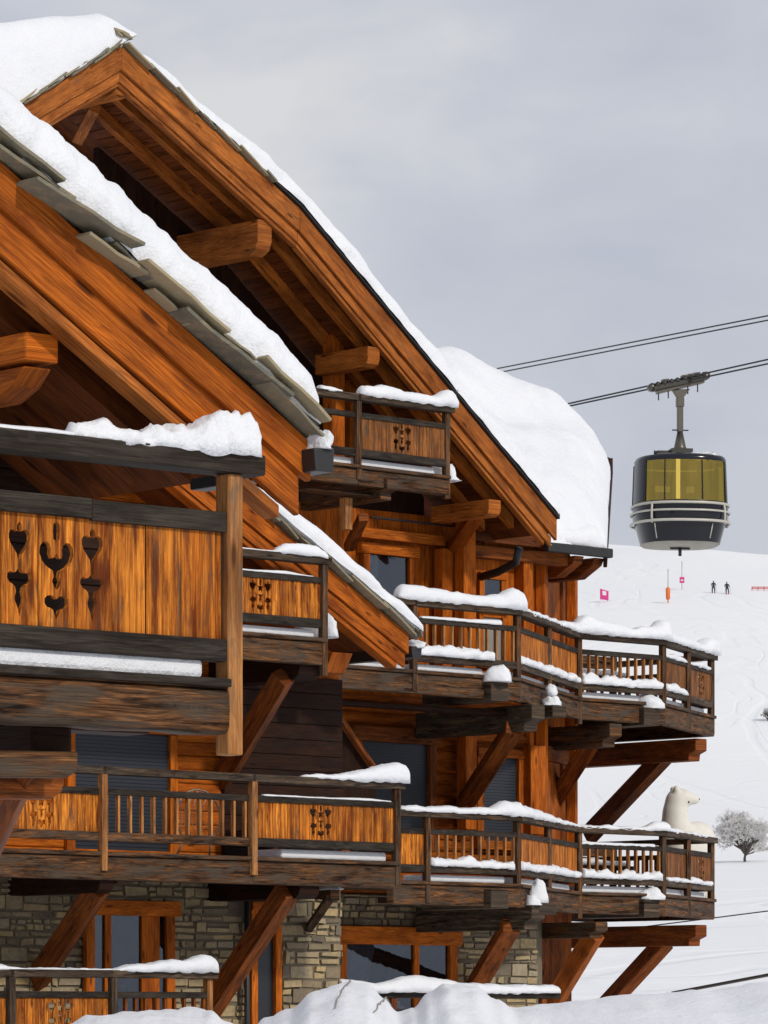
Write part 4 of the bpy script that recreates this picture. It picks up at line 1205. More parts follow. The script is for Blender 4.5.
prun(along(C1,C2,.02),along(C1,C2,.98),ztu-.745,[(0,.10,.09),(.3,.08,.09),(.6,.10,.09),(1,.07,.09)],'snow_strip','snow on the bottom rail of the slanting upper balcony side',endr=.05,amp=.03,sc=4)
mb=MB(); p=along(C1,C2,.35); lump(mb,(p[0],p[1]-.25,zb2-.30),(.16,.16,.16),seed=1,amp=.1,flat=.05); lump(mb,(p[0]+.01,p[1]-.24,zb2-.10),(.09,.1,.11),seed=2,amp=.1,flat=.6); snow_thing(mb,FA,(p[0],p[1],zb2-.3),'snow_pile','snowman shaped snow blob below the slanting upper balcony side')
m1=MB(); m1.box((p[0]-.14,p[1]-.42,zb2-.48),(p[0]+.14,p[1]+.5,zb2-.32),(0,1,0)); m1.build('joist_end',M['grey'],far,bevel=.01)
prun((C2[0]-.25,C2[1]-.12),(C3[0]+.14,C3[1]),ztu,[(0,.10,.12),(.12,.26,.17),(.35,.18,.15),(.6,.13,.14),(.8,.18,.16),(.93,.30,.19),(1,.22,.16)],'snow_pile','wavy snow ridge on the upper handrail directly below the pink sign',endr=.12,step=.06)
prun(along(C2,C3,.03),along(C2,C3,.97),ztu-.745,[(0,.14,.11),(.3,.12,.1),(.6,.10,.1),(.9,.13,.1),(1,.1,.1)],'snow_strip','jagged snow on the bottom rail of the upper balusters at right',endr=.05,amp=.05,sc=7)
mb=MB(); p=FA.pix(652,600,C2[1]-.1); lump(mb,(p[0]+.0,C2[1]-.02,zb2-.09),(.22,.28,.25),seed=12,amp=.08,flat=.02); snow_thing(mb,FA,p,'snow_pile','domed snow cap on the joist end under the upper right corner post')
prun(C3,(C4[0]+.1,C4[1]+.03),ztu,[(0,.14,.13),(.4,.10,.12),(.7,.10,.12),(.85,.22,.16),(.95,.24,.16),(1,.15,.13)],'snow_pile','snow with a round end knob on the rightmost upper handrail',endr=.12)
prun(along(C3,C4,.03),along(C3,C4,.95),ztu-.245,[(0,.05,.06),(.3,.06,.07),(.5,.02,.05),(.8,.07,.07),(1,.03,.05)],'snow_strip','patchy snow on the rightmost upper middle rail',endr=.04,amp=.01)
prun(along(C3,C4,.03),along(C3,C4,.44),ztu-.745,[(0,.09,.09),(.5,.11,.09),(1,.06,.09)],'snow_strip','snow patch on the rightmost upper bottom rail',endr=.05)
prun(C5,(K2[0],K2[1]+1.0),ztu,[(0,.18,.2),(.5,.2,.2),(1,.18,.2)],'snow_pile','snow on the back return handrail of the upper corner balcony',endr=.1)
# lower corner balcony
prun(P0(399),(C1[0]+.10,tf),ztl,[(0,.06,.1),(.5,.07,.11),(.75,.09,.12),(.85,.18,.15),(.95,.19,.15),(1,.12,.12)],'snow_pile','low snow with raised end on the lower corner balcony handrail',endr=.1,step=.06)
prun(C1,C2,ztl,[(0,.13,.13),(.3,.12,.12),(.6,.07,.10),(1,.03,.09)],'snow_strip','tapering snow on the slanting handrail of the lower corner balcony',endr=.06)
prun(C2,(C3[0]+.1,C3[1]),ztl,[(0,.03,.09),(.5,.03,.09),(.72,.05,.1),(.85,.12,.14),(.95,.13,.15),(1,.08,.12)],'snow_strip','thin snow on the lower handrail left of the bear statue',endr=.06)
prun(along(C3,C4,.05),along(C3,C4,.95),ztl,[(0,.05,.09),(.4,.02,.08),(.7,.04,.09),(1,.02,.08)],'snow_strip','thin snow on the lower handrail in front of the bear statue',endr=.06)
prun(P0(428),P0(512),ztl-.745,[(0,.09,.10),(.3,.09,.1),(.4,.13,.1),(.7,.08,.1),(1,.07,.1)],'snow_strip','bumpy snow on the bottom rail at the left of the lower corner balcony',endr=.05,amp=.04,sc=5)
prun(along(C1,C2,.02),along(C1,C2,.98),ztl-.745,[(0,.10,.09),(.3,.08,.09),(.6,.10,.09),(1,.07,.09)],'snow_strip','snow on the bottom rail of the slanting lower balcony side',endr=.05,amp=.03,sc=4)
prun(along(C2,C3,.03),along(C2,C3,.97),ztl-.745,[(0,.09,.10),(.3,.09,.1),(.6,.08,.1),(1,.1,.1)],'snow_strip','jagged snow on the bottom rail of the lower balusters at right',endr=.05,amp=.05,sc=7)
prun(along(C2,C3,.02),along(C2,C3,.9),ztl-.245,[(0,.03,.05),(1,.03,.05)],'snow_strip','thin snow on the lower middle rail left of the bear statue',endr=.04,amp=.005)
prun(along(C3,C4,.05),along(C3,C4,.95),ztl-.745,[(0,.05,.08),(.5,.04,.09),(.6,.10,.09),(.8,.04,.09),(1,.05,.09)],'snow_strip','patchy snow on the rightmost lower bottom rail',endr=.05)
mb=MB(); p=FA.pix(652,600,C2[1]-.1); lump(mb,(p[0],C2[1]-.02,zb1-.09),(.24,.28,.2),seed=15,amp=.08,flat=.02); snow_thing(mb,FA,p,'snow_pile','flattened snow cap on the joist end under the lower right corner post')
mb=MB(); p=along(C1,C2,.25); lump(mb,(p[0]-.2,p[1]-.3,zb1-.25),(.17,.17,.38),seed=21,amp=.08,flat=.02); snow_thing(mb,FA,(p[0],p[1],zb1-.25),'snow_pile','pointed snow cone below the slanting side of the lower corner balcony')
mb=MB(); mb.box((p[0]-.38,p[1]-.5,zb1-.42),(p[0]-.02,p[1]+.4,zb1-.26),(0,1,0)); mb.build('joist_end',M['grey'],far,bevel=.01)
mb=MB(); p=FA.pix(538,905,tf-.0); lump(mb,(p[0]-.02,tf+.12,p[2]+.0),(.15,.2,.16),seed=24,amp=.08,flat=.02); snow_thing(mb,FA,p,'snow_pile','snow cap on the lower joist end right of the corner post')
for (px0,px1,lab,zz_) in ((330,408,'flat snow on the floor left part of the upper corner balcony',zb2),(418,486,'flat snow on the floor of the upper corner balcony',zb2),(430,508,'flat snow on the floor of the lower corner balcony',zb1)):
    deck_snow(FA,px0,px1,tf,zz_,.10,lab)
def deckp(A,B,z,lab):
    A=Vector((*A,z));B=Vector((*B,z)); d=(B-A).normalized(); n=d.cross(Vector((0,0,1)))
    mb=MB(); mb.prism([A-n*.07,B-n*.07,B-n*.6,A-n*.6],(0,0,.10)); o=mb.build('snow_strip',M['snow'],None,FA,bevel=.02,base=A); tag(o,lab,'snow','snow lying on rails and ledges')
for zz_,w_ in ((zb2,'upper'),(zb1,'lower')):
    deckp(along(C1,C2,.05),along(C1,C2,.95),zz_,'snow on the floor behind the slanting %s corner panel'%w_)
    deckp(along(C2,C3,.05),along(C2,C3,.95),zz_,'snow on the %s balcony floor behind the right hand balusters'%w_)
    deckp(along(C3,C4,.05),along(C3,C4,.95),zz_,'snow on the %s balcony floor behind the rightmost panel'%w_)
# snowy table/bench on the upper balcony
def bench(fr,c,ang,L,z,h,label,w=.4,snow=None):
    e=empty('bench',fr,(c[0],c[1],z)); e.rotation_euler=(0,0,fr.th+ang); e['bx']=e['by']=e['bz']=0.0
    tag(e,label,'bench')
    m=MB(); m.box((-L/2,-w/2,h-.06),(L/2,w/2,h)); m.build('seat',M['greyb'],e,bevel=.01)
    m=MB(); m.box((-L/2,w/2-.04,h+.15),(L/2,w/2,h+.33)); m.build('backrest',M['greyb'],e,bevel=.01)
    for sx in (-1,1):
        for sy in (-1,1):
            m=MB(); m.box((sx*(L/2-.1)-.035,sy*(w/2-.05)-.035,0),(sx*(L/2-.1)+.035,sy*(w/2-.05)+.035,(h-.062) if sy<0 else h+.35),(0,0,1)); m.build('leg',M['greyb'],e)
    if snow:
        mb=MB(); s=fr
        d=(math.cos(ang),math.sin(ang))
        snow_run(mb,(c[0]-d[0]*L/2,c[1]-d[1]*L/2,z+h),(c[0]+d[0]*L/2,c[1]+d[1]*L/2,z+h),[(0,.08,w*.4),(.5,.11,w*.42),(1,.08,w*.4)],endr=.08); snow_thing(mb,fr,(c[0],c[1],z+h),'snow_pile',snow)
mid23=along(C2,C3,.5)
bench(FA,(mid23[0]+.3,mid23[1]+1.0),0,1.7,zb2,.45,'wooden bench behind the balusters of the upper corner balcony',snow='snow layer on the bench of the upper corner balcony')
bench(FA,(mid23[0]+.3,mid23[1]+1.0),0,1.7,zb1,.45,'wooden bench behind the balusters of the lower corner balcony beside the bear',snow='snow layer on the bench beside the bear statue')

# ground-level terrace rail of the far chalet with snow
zr=FA.pix(330,991,-.9)[2]
rt=empty('terrace_railing',FA,(P0(330)[0],-.9,GROUND)); tag(rt,'low dark wooden rail under snow in front of the stone ground floor','railing')
for (h0,hh) in ((0,.09),(.25,.08)):
    mb=MB(); mb.box((P0(252)[0],-.95,zr-h0-hh),(P0(560)[0],-.83,zr-h0)); mb.build('rail',M['char'],rt,bevel=.008)
for px in (252,395,470,545):
    x=P0(px)[0]; mb=MB(); mb.box((x-.05,-.93,GROUND-.1),(x+.05,-.85,zr-.09),(0,0,1)); mb.build('post',M['brace'],rt,bevel=.006)
mb=MB(); x=P0(395)[0]
for k in range(8):
    xx=x+.1+k*.12; m=MB(); m.box((xx,-.91,zr-.9),(xx+.05,-.88,zr-.33),(0,0,1)); m.build('baluster',M['brace'],rt)
prun((P0(262)[0],-.89),(P0(560)[0],-.89),zr,[(0,.01,.08),(.1,.10,.12),(.25,.16,.14),(.36,.12,.13),(.5,.22,.16),(.7,.12,.13),(1,.10,.12)],'snow_pile','long snow ridge on the low terrace rail before the stone wall',endr=.1,step=.08)

# =================================================================== POLAR BEAR STATUE
def meta_mesh(elems,res=.035):
    mbd=bpy.data.metaballs.new('tmp'); mbd.resolution=res; mbd.render_resolution=res; mbd.threshold=.6
    for (x,y,z,r,sx,sy,sz,*rot) in elems:
        e=mbd.elements.new(type='ELLIPSOID'); e.co=(x,y,z); e.radius=r; e.size_x=sx;e.size_y=sy;e.size_z=sz; e.stiffness=2
        if rot: e.rotation=Matrix.Rotation(rot[0],4,'Y').to_quaternion()
    ob=bpy.data.objects.new('tmpmeta',mbd); COL.objects.link(ob)
    dg=bpy.context.evaluated_depsgraph_get(); dg.update()
    me=bpy.data.meshes.new_from_object(ob.evaluated_get(dg))
    vs=[v.co.copy() for v in me.vertices]; fs=[list(p.vertices) for p in me.polygons]
    bpy.data.objects.remove(ob); bpy.data.metaballs.remove(mbd); bpy.data.meshes.remove(me)
    return vs,fs
bp=FA.pix(679,840,3.35)
bw=FA.w((bp[0],bp[1],zb1))
FBear=Frame(bw,8)
bear=empty('bear_statue',FBear,(0,0,0)); tag(bear,'cream polar bear statue reclining with raised head behind the lower balcony corner','statue')
# local x to the right of the picture, z up; metres
el=[(.0,.0,.36,1,.34,.32,.36),(.14,.10,.74,1,.30,.30,.36),(.30,.25,.86,1,.27,.30,.30),(.40,.35,.74,1,.22,.3,.36),(.22,.2,.40,1,.30,.32,.40),
    (-.04,0,.84,1,.25,.24,.34),(-.06,0,1.08,1,.215,.21,.28),(-.05,0,1.28,1,.19,.185,.22),(-.01,0,1.43,1,.18,.17,.16),
    (.09,0,1.43,1,.135,.125,.115),(.17,0,1.41,1,.105,.08,.08),(.225,0,1.40,1,.074,.064,.06),
    (-.06,.105,1.55,1,.05,.035,.055),(-.06,-.105,1.55,1,.05,.035,.055),
    (.06,-.18,.16,1,.13,.10,.22),(.18,-.20,.07,1,.18,.10,.08),(.06,.18,.16,1,.13,.10,.22),(.18,.20,.07,1,.18,.10,.08),
    (.34,.02,.26,1,.18,.14,.26),(.40,.0,.08,1,.16,.10,.08),(.40,.45,.2,1,.16,.14,.22)]
el=[(x,y,z,r,sx*1.42,sy*1.42,sz*1.42) for (x,y,z,r,sx,sy,sz) in el]
vs,fs=meta_mesh(el,.03)
bs=1.84/max(v.z for v in vs)
vs=[v*bs for v in vs]
mb=MB(); mb.add(vs,fs,Vector((0,0,1)),True); mb.build('body',M['bear'],bear)
mb=MB(); lump(mb,(max(v.x for v in vs if v.z>1.52)-.015,0,[v.z for v in vs if v.x==max(q.x for q in vs if q.z>1.52)][0]+.02),(.03,.036,.026),flat=1,amp=.02); mb.build('nose',M['black'],bear)
for sy in (-1,1):
    mb=MB(); lump(mb,(.135,sy*.125,1.58),(.018,.018,.018),flat=1,amp=.02); mb.build('eye',M['black'],bear)

# =================================================================== GONDOLA
DG=150.0
px1m=DG/FPX
gc=at(680,548,DG)
FG=Frame((gc.x,gc.y,gc.z),9)
gon=empty('gondola_cabin',FG,(0,0,0)); tag(gon,'round black and gold glazed gondola cabin hanging from the lower pair of cables','gondola')
def ring(rx,z,n=64,e=2.5,ry=None):
    ry=ry or rx; o=[]
    for k in range(n):
        a=2*math.pi*k/n; ca,sa=math.cos(a),math.sin(a)
        o.append((rx*(abs(ca)**(2/e))*(1 if ca>0 else -1),ry*(abs(sa)**(2/e))*(1 if sa>0 else -1),z))
    return o
def loft(prof,name,mat,cap0=False,cap1=False,n=64,parent=None,smooth=True):
    vs=[];fs=[]
    for (r,z) in prof: vs+=ring(r,z,n)
    for i in range(len(prof)-1):
        for k in range(n):
            k2=(k+1)%n; fs.append([i*n+k,i*n+k2,(i+1)*n+k2,(i+1)*n+k])
    m=MB(); m.add(vs,fs,Vector((0,0,1)),smooth)
    if cap0: m.add(ring(prof[0][0],prof[0][1],n),[list(range(n-1,-1,-1))])
    if cap1: m.add(ring(prof[-1][0],prof[-1][1],n),[list(range(n))])
    return m.build(name,M[mat],gon,parent=parent)
u=px1m
def H(y):
    if y<=452 or y>=545: g_=0
    elif y<457: g_=5.5*(y-452)/5
    elif y<=521: g_=5.5
    else: g_=5.5*(545-y)/24
    return (548-y-g_)*u
# photo heights: roof 456, glass 459-500, bumper 501-521, hull 521-543, base 548
body=loft([(39*u,H(545)),(40*u,H(541)),(44*u,H(521)),(46.5*u,H(515)),(46.8*u,H(501)),(46.5*u,H(499.5))],'hull','cabin')
loft([(20*u,H(547.2)),(37*u,H(546.5)),(39*u,H(544.6))],'floor_pan','under',cap0=True)
inner=loft([(44*u,H(499.0)),(44*u,H(499.5))],'floor','cabin',cap0=True)
loft([(46.2*u,H(499.4)),(46*u,H(496)),(45.0*u,H(462)),(44.5*u,H(459))],'glazing','gold')
loft([(44.6*u,H(459.2)),(45*u,H(457)),(43.5*u,H(455.5)),(30*u,H(454.2)),(8*u,H(453.6))],'roof','cabin',cap1=True)
# window pillars
import itertools
def rp_(r,z,k,n=64): return ring(r,z,n)[k%n]
for k in range(0,64,1):
    a=360*k/64
    if k in (4,10,22,28,37,58):
        w=.5 if k in (45,51) else 1.0
        p=rp_(46.3*u,H(499.3),k);q=rp_(44.8*u,H(459.2),k)
        m=MB(); m.beam(p,q,.055*w*2,.05,up=Vector((p[0],p[1],0)).normalized()); m.build('pillar',M['cabin'],gon)
# darker side panels (doors) on left and right
for rng in ((31,37),(58,65)):
    m=MB(); vs=[];fs=[]
    ks=range(rng[0],rng[1]+1)
    for k in ks: vs+= [rp_(46.5*u,H(499),k),rp_(45.0*u,H(459.5),k)]
    for i in range(len(vs)//2-1): fs.append([2*i,2*i+2,2*i+3,2*i+1])
    m.add(vs,fs,Vector((0,0,1)),True); m.build('side_panel',M['cabin'],gon)
m=MB(); m.beam(rp_(46.7*u,H(499),46),rp_(45.2*u,H(459.5),46),.15,.03,up=Vector((0,-1,0))); m.build('door_strip',M['brass'],gon)
for k in (43,50):
    m=MB(); m.beam(rp_(46.6*u,H(499),k),rp_(45.1*u,H(459.5),k),.035,.03,up=Vector((0,-1,0))); m.build('door_seam',M['cabin'],gon)
m=MB()
for (xx,yy) in ((-.8,.2),(.75,.3)):
    m.box((xx-.45,yy-.2,H(499)),(xx+.45,yy+.2,H(487))); 
m.build('bench',M['olive'],gon)
# interior back lining with two bright window openings, seats
m=MB(); zb_,zt_=H(498),H(461)
def arc(r,k0,k1,z0,z1):
    vs=[];fs=[]
    for k in range(k0,k1+1): vs+=[rp_(r,z0,k),rp_(r,z1,k)]
    for i in range(k1-k0): fs.append([2*i,2*i+1,2*i+3,2*i+2])
    m.add(vs,fs,Vector((0,0,1)),True)
rI=43.6*u
arc(rI,2,30,H(498),H(491)); arc(rI,2,30,H(475.5),H(461)); 
for (a_,b_) in ((2,11),(13,16),(19,30)): arc(rI,a_,b_,H(491),H(475.5))
m.build('inner_lining',M['olive'] if 'olive' in M else M['cabin'],gon)
# bumper rails
for (y,rr,ww) in ((502,47.5,.10),(509.5,48.4,.075),(519.5,48.4,.10)):
    pts=ring(rr*u,H(y),64); m=MB(); m.tube(pts+[pts[0],pts[1]],ww*.5,8,cap=False); m.build('bumper_rail',M['cabinl'],gon)
for k in (40,56,24,8,48+16):
    pts=[rp_(47.9*u,H(501),k),rp_(48.9*u,H(508),k),rp_(49*u,H(515),k),rp_(48.3*u,H(522),k)]
    m=MB(); m.tube(pts,.04,6); m.build('bumper_strut',M['cabinl'],gon)
for k in (40,53):
    m=MB(); m.tube([rp_(44.1*u,H(522),k),rp_(40.2*u,H(541),k)],.022,6); m.build('hull_seam',M['cabinl'],gon)
m=MB(); m.tube([(0,0,H(547)),(0,0,H(556))],.06,8); m.tube([(-.35,0,H(548.5)),(.35,0,H(548.5))],.04,6); m.build('bottom_guide',M['black'],gon)
# things on the roof
m=MB(); m.box((-.95*.9,-.2,H(454)),(-.35,.2,H(451.5))); m.box((.35,-.2,H(454)),(1.15,.2,H(452.2))); m.box((-.38,-.38,H(454)),(.38,.38,H(449.5)))
m.tube([(-.9,0,H(454)),(-.9,0,H(451))],.04,6); m.build('roof_fittings',M['steeld'],gon,bevel=.01)
# hanger: cone, mast, cross bar
cx0=0.0
m=MB(); m.tube([(0,0,H(450)),(0,0,H(447)),(.0,0,H(432))],[.27,.21,.10],16)
m.build('hanger_cone',M['steel'],gon)
m=MB(); m.box((-.10,-.10,H(432)),(.10,.10,H(397)),(0,0,1)); m.box((-.13,-.13,H(407)),(.13,.13,H(398)),(0,0,1)); m.build('hanger_mast',M['steel'],gon,bevel=.02)
m=MB(); m.tube([(-.28,0,H(430.2)),(.30,0,H(430.2))],.025,6); m.build('cross_bar',M['steeld'],gon)
m=MB(); m.prism([(-.11,-.1,H(398)),(.11,-.1,H(398)),(.34,-.1,H(389)),(-.30,-.1,H(390))],(0,.2,0)); m.build('hanger_fork',M['steel'],gon,bevel=.02)
# carriage along the cable (slope from the photo)
cs=(374-388)/(709-648)     # px slope, rising to the right
def cp(x,dy=0): return Vector(((x-680)*u,0,H(381.5+cs*(x-680)+dy)))
car=MB(); 
car.beam(cp(652,2),cp(706,2),.5,.16); car=car.build('carriage',M['steeld'],gon,bevel=.02)
m=MB(); m.beam(cp(656,6),cp(704,5),.36,.12); m.build('carriage_rail',M['steel'],gon,bevel=.02,parent=car)
for x in (656,663,670,676,684,690,697,703):
    for sy in (-.2,.2):
        c=cp(x,-1.5)+Vector((0,sy,0)); m=MB(); m.tube([c-Vector((0,.05,0)),c+Vector((0,.05,0))],.085,14); m.build('wheel',M['steeld'],gon,parent=car)
for x in (658,668,676,688,698):
    c=cp(x,8); m=MB(); m.tube([c+Vector((0,0,.1)),c-Vector((0,0,.22))],.022,6); m.build('grease_pin',M['black'],gon,parent=car)
for x,ex in ((651,0),(706,1)):
    c=cp(x,0); m=MB(); m.tube([c-Vector((0,.16,0)),c+Vector((0,.16,0))],.14,16); m.build('end_roller',M['steel'],gon,parent=car)
for x in (664,684,690,696):
    c=cp(x,-4); m=MB(); m.beam(c-Vector((.1,0,0)),c+Vector((.14,0,.03)),.3,.07); m.build('brake_block',M['steel'],gon,parent=car,bevel=.01)
# snow on cabin roof edge
m=MB(); lump(m,(.75,-.55,H(454.6)),(.65,.5,.13),seed=3); 
o=m.build('snow_strip',M['snow'],None,FG,base=(0,0,0)); tag(o,'thin snow patch on the gondola cabin roof','snow','snow lying on rails and ledges')
# cables
def cable(x0,y0,x1,y1,label,dy=0,r=.03,Da=185,Db=125,xa=250,xb=1100,name='steel_cable',mat='cable',grp='cables of the ropeway'):
    k=(y1-y0)/(x1-x0)
    A=at(xa,y0+k*(xa-x0),Da);B=at(xb,y0+k*(xb-x0),Db)
    mb=MB(); mb.tube([A,B],r,8); o=mb.build(name,M[mat],None,FW,base=A); o.location=A
    return tag(o,label,'cable',grp)
D_g=lambda x,a,b:0
cable(510.5,366,768,315.7,'upper cable of the higher pair crossing the sky at right',Da=210,Db=150)
cable(512,370,768,320.2,'lower cable of the higher pair crossing the sky at right',Da=210,Db=150)
# the lower pair passes exactly over the carriage: solve depths so D=150 at px 680
def cable2(y648,y709,label):
    k=(y709-y648)/61.0
    # 1/D is linear along an image line: choose 1/D at two ends
    inv=1/150.0; s_=1.1e-6
    xa,xb=250,1150
    Da=1/(inv-s_*(680-xa));Db=1/(inv+s_*(xb-680))
    A=at(xa,y648+k*(xa-648),Da);B=at(xb,y648+k*(xb-648),Db)
    mb=MB(); mb.tube([A,B],.03,8); o=mb.build('steel_cable',M['cable'],None,FW,base=A); o.location=A
    tag(o,label,'cable','cables of the ropeway')
cable2(386,372.5,'upper cable of the pair that carries the gondola')
cable2(389.3,376.3,'lower cable of the pair that carries the gondola')
cable(697,920,768,911,'thin dark wire rising to the right edge below the tree',Da=80,Db=76,xa=640,xb=900,r=.012,grp=None)
cable(683,991,768,975,'thick dark rope rising out of the snow bank at lower right',Da=62,Db=52,xa=672,xb=900,r=.024,grp=None)

# =================================================================== TERRAIN
prof=[(-60,-1.9),(50,-1.9),(66,-1.7),(80,-1.2),(100,-.2),(150,3.0),(200,5.4),(300,10.0),(413,15.8),(500,28),(560,44),(627,62),(720,76),(850,90),(1000,108),(1200,124),(1350,126),(1600,105),(2500,40),(5000,0)]
def hz(y):
    for a,b in zip(prof,prof[1:]):
        if y<=b[0]:
            f=(y-a[0])/(b[0]-a[0]); return a[1]+(b[1]-a[1])*f
    return prof[-1][1]
def hzs(y):
    w=max(4,y*.04); return (hz(y-w)+2*hz(y)+hz(y+w)+hz(y-w*.5)+hz(y+w*.5))/6
ysamp=[];y=-40
while y<4500:
    ysamp.append(y); y+=max(2.0,abs(y)*.018)
def terr(x,y):
    z=hzs(y)
    f=min(1,max(0,(y-75)/150))
    z+=f*(noise.noise(Vector((x*.010,y*.007,0)))*y*.006+noise.noise(Vector((x*.03,y*.020,5)))*y*.0022+noise.noise(Vector((x*.09,y*.06,8)))*y*.0005)
    if y>500: z-=(x-60)*.095*min(1,(y-500)/500)*(1 if x>-100 else 0)*(1 if x<600 else 0)
    return z
mb=MB();vs=[];fs=[];nx=110
for yy in ysamp:
    W=60+abs(yy)*.6
    for i in range(nx+1):
        x=-W*.6+(1.6*W)*i/nx
        vs.append((x,yy,terr(x,yy)))
for j in range(len(ysamp)-1):
    for i in range(nx):
        fs.append([j*(nx+1)+i,j*(nx+1)+i+1,(j+1)*(nx+1)+i+1,(j+1)*(nx+1)+i])
mb.add(vs,fs,Vector((1,0,0)),True)
o=mb.build('snow_ground',M['field'],None,FW,base=(0,0,0)); tag(o,kind='structure')

def terr_hit(px,py,d0=80,d1=1500):
    D=d0
    while D<d1:
        p=at(px,py,D)
        if p.z<=terr(p.x,p.y): return p
        D+=1.0
    return at(px,py,d1)

# foreground snow bank, a height field with the mounds in front of the terrace
bank=[(-200,1052),(60,1040),(66,1030),(90,1019),(130,1016),(180,1014),(212,1015),(228,1026),(245,1034),(255,1030),(266,1020),(290,1012),(318,992),(345,985),(368,987),(384,998),(398,1012),(414,1006),(428,993),(446,983),(470,986),(494,998),(512,1008),(540,1005),(580,1000),(640,995),(700,991),(768,981),(830,972),(1000,960)]
def bank_y(px):
    for a,b in zip(bank,bank[1:]):
        if px<=b[0]:
            f=(px-a[0])/(b[0]-a[0]); f=f*f*(3-2*f); return a[1]+(b[1]-a[1])*f
    return bank[-1][1]
DB=46.0
def bank_z(px,D):
    X=(px-CX)/FPX*DB
    top=(HY-bank_y(px))/FPX*DB
    w=1-((D-DB)/(7 if D<DB else 5))**2
    w=max(0,w)**.6
    q=Vector((X,D,0)); r_=.35+.65*max(0,min(1,(560-px)/90)) 
    return X,-2.0+(top+2.0)*w+(fbm(q,.9)*.10+fbm(q,3.2)*.04)*w*r_-.12*max(0,math.sin(X*1.3+2))*(1-w)
vs=[];fs=[];nx=420;ny=46
for j in range(ny+1):
    v=j/ny; D=DB-7+v*12     # from 39 to 51 m
    for i in range(nx+1):
        px=-200+1200*i/nx
        X,z=bank_z(px,D)
        vs.append((X,D,z))
for j in range(ny):
    for i in range(nx):
        a=j*(nx+1)+i; fs.append([a,a+1,a+nx+2,a+nx+1])
mb=MB(); mb.add(vs,fs,Vector((1,0,0)),True)
o=mb.build('snow_bank',M['snow'],None,FW,base=(0,0,0)); tag(o,'rough ploughed snow bank with rounded mounds along the bottom of the view','snow bank',kind='stuff')
# two thin cords over the mound
for (x0,y0,x1,y1,lab) in ((353,985,338,1026,'left thin grey cord lying over the tallest snow mound'),(391,987,374,1026,'right thin grey cord lying over the snow mounds')):
    pts=[]
    for k in range(25):
        f=k/24; px=x0+(x1-x0)*f; D=DB+.3-f*3.2
        X,z=bank_z(px,D); pts.append(Vector((X,D,z+.012)))
    mb=MB(); mb.tube(pts,.007,6); o=mb.build('cord',M['wire'],None,FW,base=pts[0]); o.location=pts[0]; tag(o,lab,'cord')

# =================================================================== HILL FURNITURE
def wbox(m,c,sx,sy,sz): m.box((c[0]-sx/2,c[1]-sy/2,c[2]),(c[0]+sx/2,c[1]+sy/2,c[2]+sz))
g=terr_hit(604,602); u6=g.y/FPX
FS=Frame((g.x,g.y,g.z),0)
e=empty('piste_sign',FS,(0,0,0)); tag(e,'pink board with a white square standing alone on the snowy hill','sign')
mb=MB(); mb.prism([(-4*u6,0,3*u6),(4.6*u6,0,1.5*u6),(4.6*u6,0,11*u6),(-4*u6,0,13.5*u6)],(0,.12,0)); mb.build('board',M['pink'],e,bevel=.05)
mb=MB(); mb.prism([(-1.5*u6,-.03,7*u6),(2.2*u6,-.03,6.5*u6),(2.2*u6,-.03,10.5*u6),(-1.5*u6,-.03,11.3*u6)],(0,.028,0)); mb.build('white_patch',M['whitep'],e)
for sx in (-3*u6,3.6*u6):
    mb=MB(); mb.box((sx-.07,.13,-.3),(sx+.07,.25,4*u6)); mb.build('leg',M['whitep'],e)
g=terr_hit(668,603); u6=g.y/FPX; FS=Frame((g.x,g.y,g.z),0)
e=empty('slope_marker',FS,(0,0,0)); tag(e,'orange upright marker with a thin tall rod on the snowy hill','marker')
mb=MB(); mb.tube([(0,0,-.3),(0,0,3*u6),(0,0,4*u6),(0,0,14*u6),(0,0,16*u6)],[.08,.08,.30,.34,.12],12); mb.build('padding',M['orange'],e)
mb=MB(); mb.tube([(0,0,15*u6),(0,0,34*u6)],.05,6); mb.build('rod',M['wire'],e)
g=terr_hit(682,590); u6=g.y/FPX; FS=Frame((g.x,g.y,g.z),0)
e=empty('slope_marker',FS,(0,0,0)); tag(e,'small pink box sign on a thin tall rod below the gondola','marker')
mb=MB(); mb.box((-2.4*u6,-.1,7*u6),(2.4*u6,.1,13*u6)); mb.build('board',M['pink'],e,bevel=.05)
mb=MB(); mb.box((-1.3*u6,-.14,9*u6),(1.2*u6,-.105,10.3*u6)); mb.build('white_patch',M['whitep'],e)
mb=MB(); mb.tube([(0,.16,-.3),(0,.16,29*u6)],.045,6); mb.build('rod',M['wire'],e)
# red safety netting at the right edge
g=terr_hit(760,590); FS=Frame((g.x,g.y,g.z),0); u6=g.y/FPX
e=empty('safety_fence',FS,(0,0,0)); tag(e,'low red safety netting at the right edge of the hill','fence')
for k in range(8):
    x=(-8+k*6)*u6; mb=MB(); mb.tube([(x,0,terr(g.x+x,g.y)-g.z-.3),(x,0,terr(g.x+x,g.y)-g.z+3.5*u6)],.06,6); mb.build('post',M['red'],e)
mb=MB()
for r_ in range(3):
    pts=[((-8+k*3)*u6,0,terr(g.x+(-8+k*3)*u6,g.y)-g.z+(1.2+r_*.9)*u6) for k in range(15)]
    mb.tube(pts,.045,5)
mb.build('netting',M['red'],e)

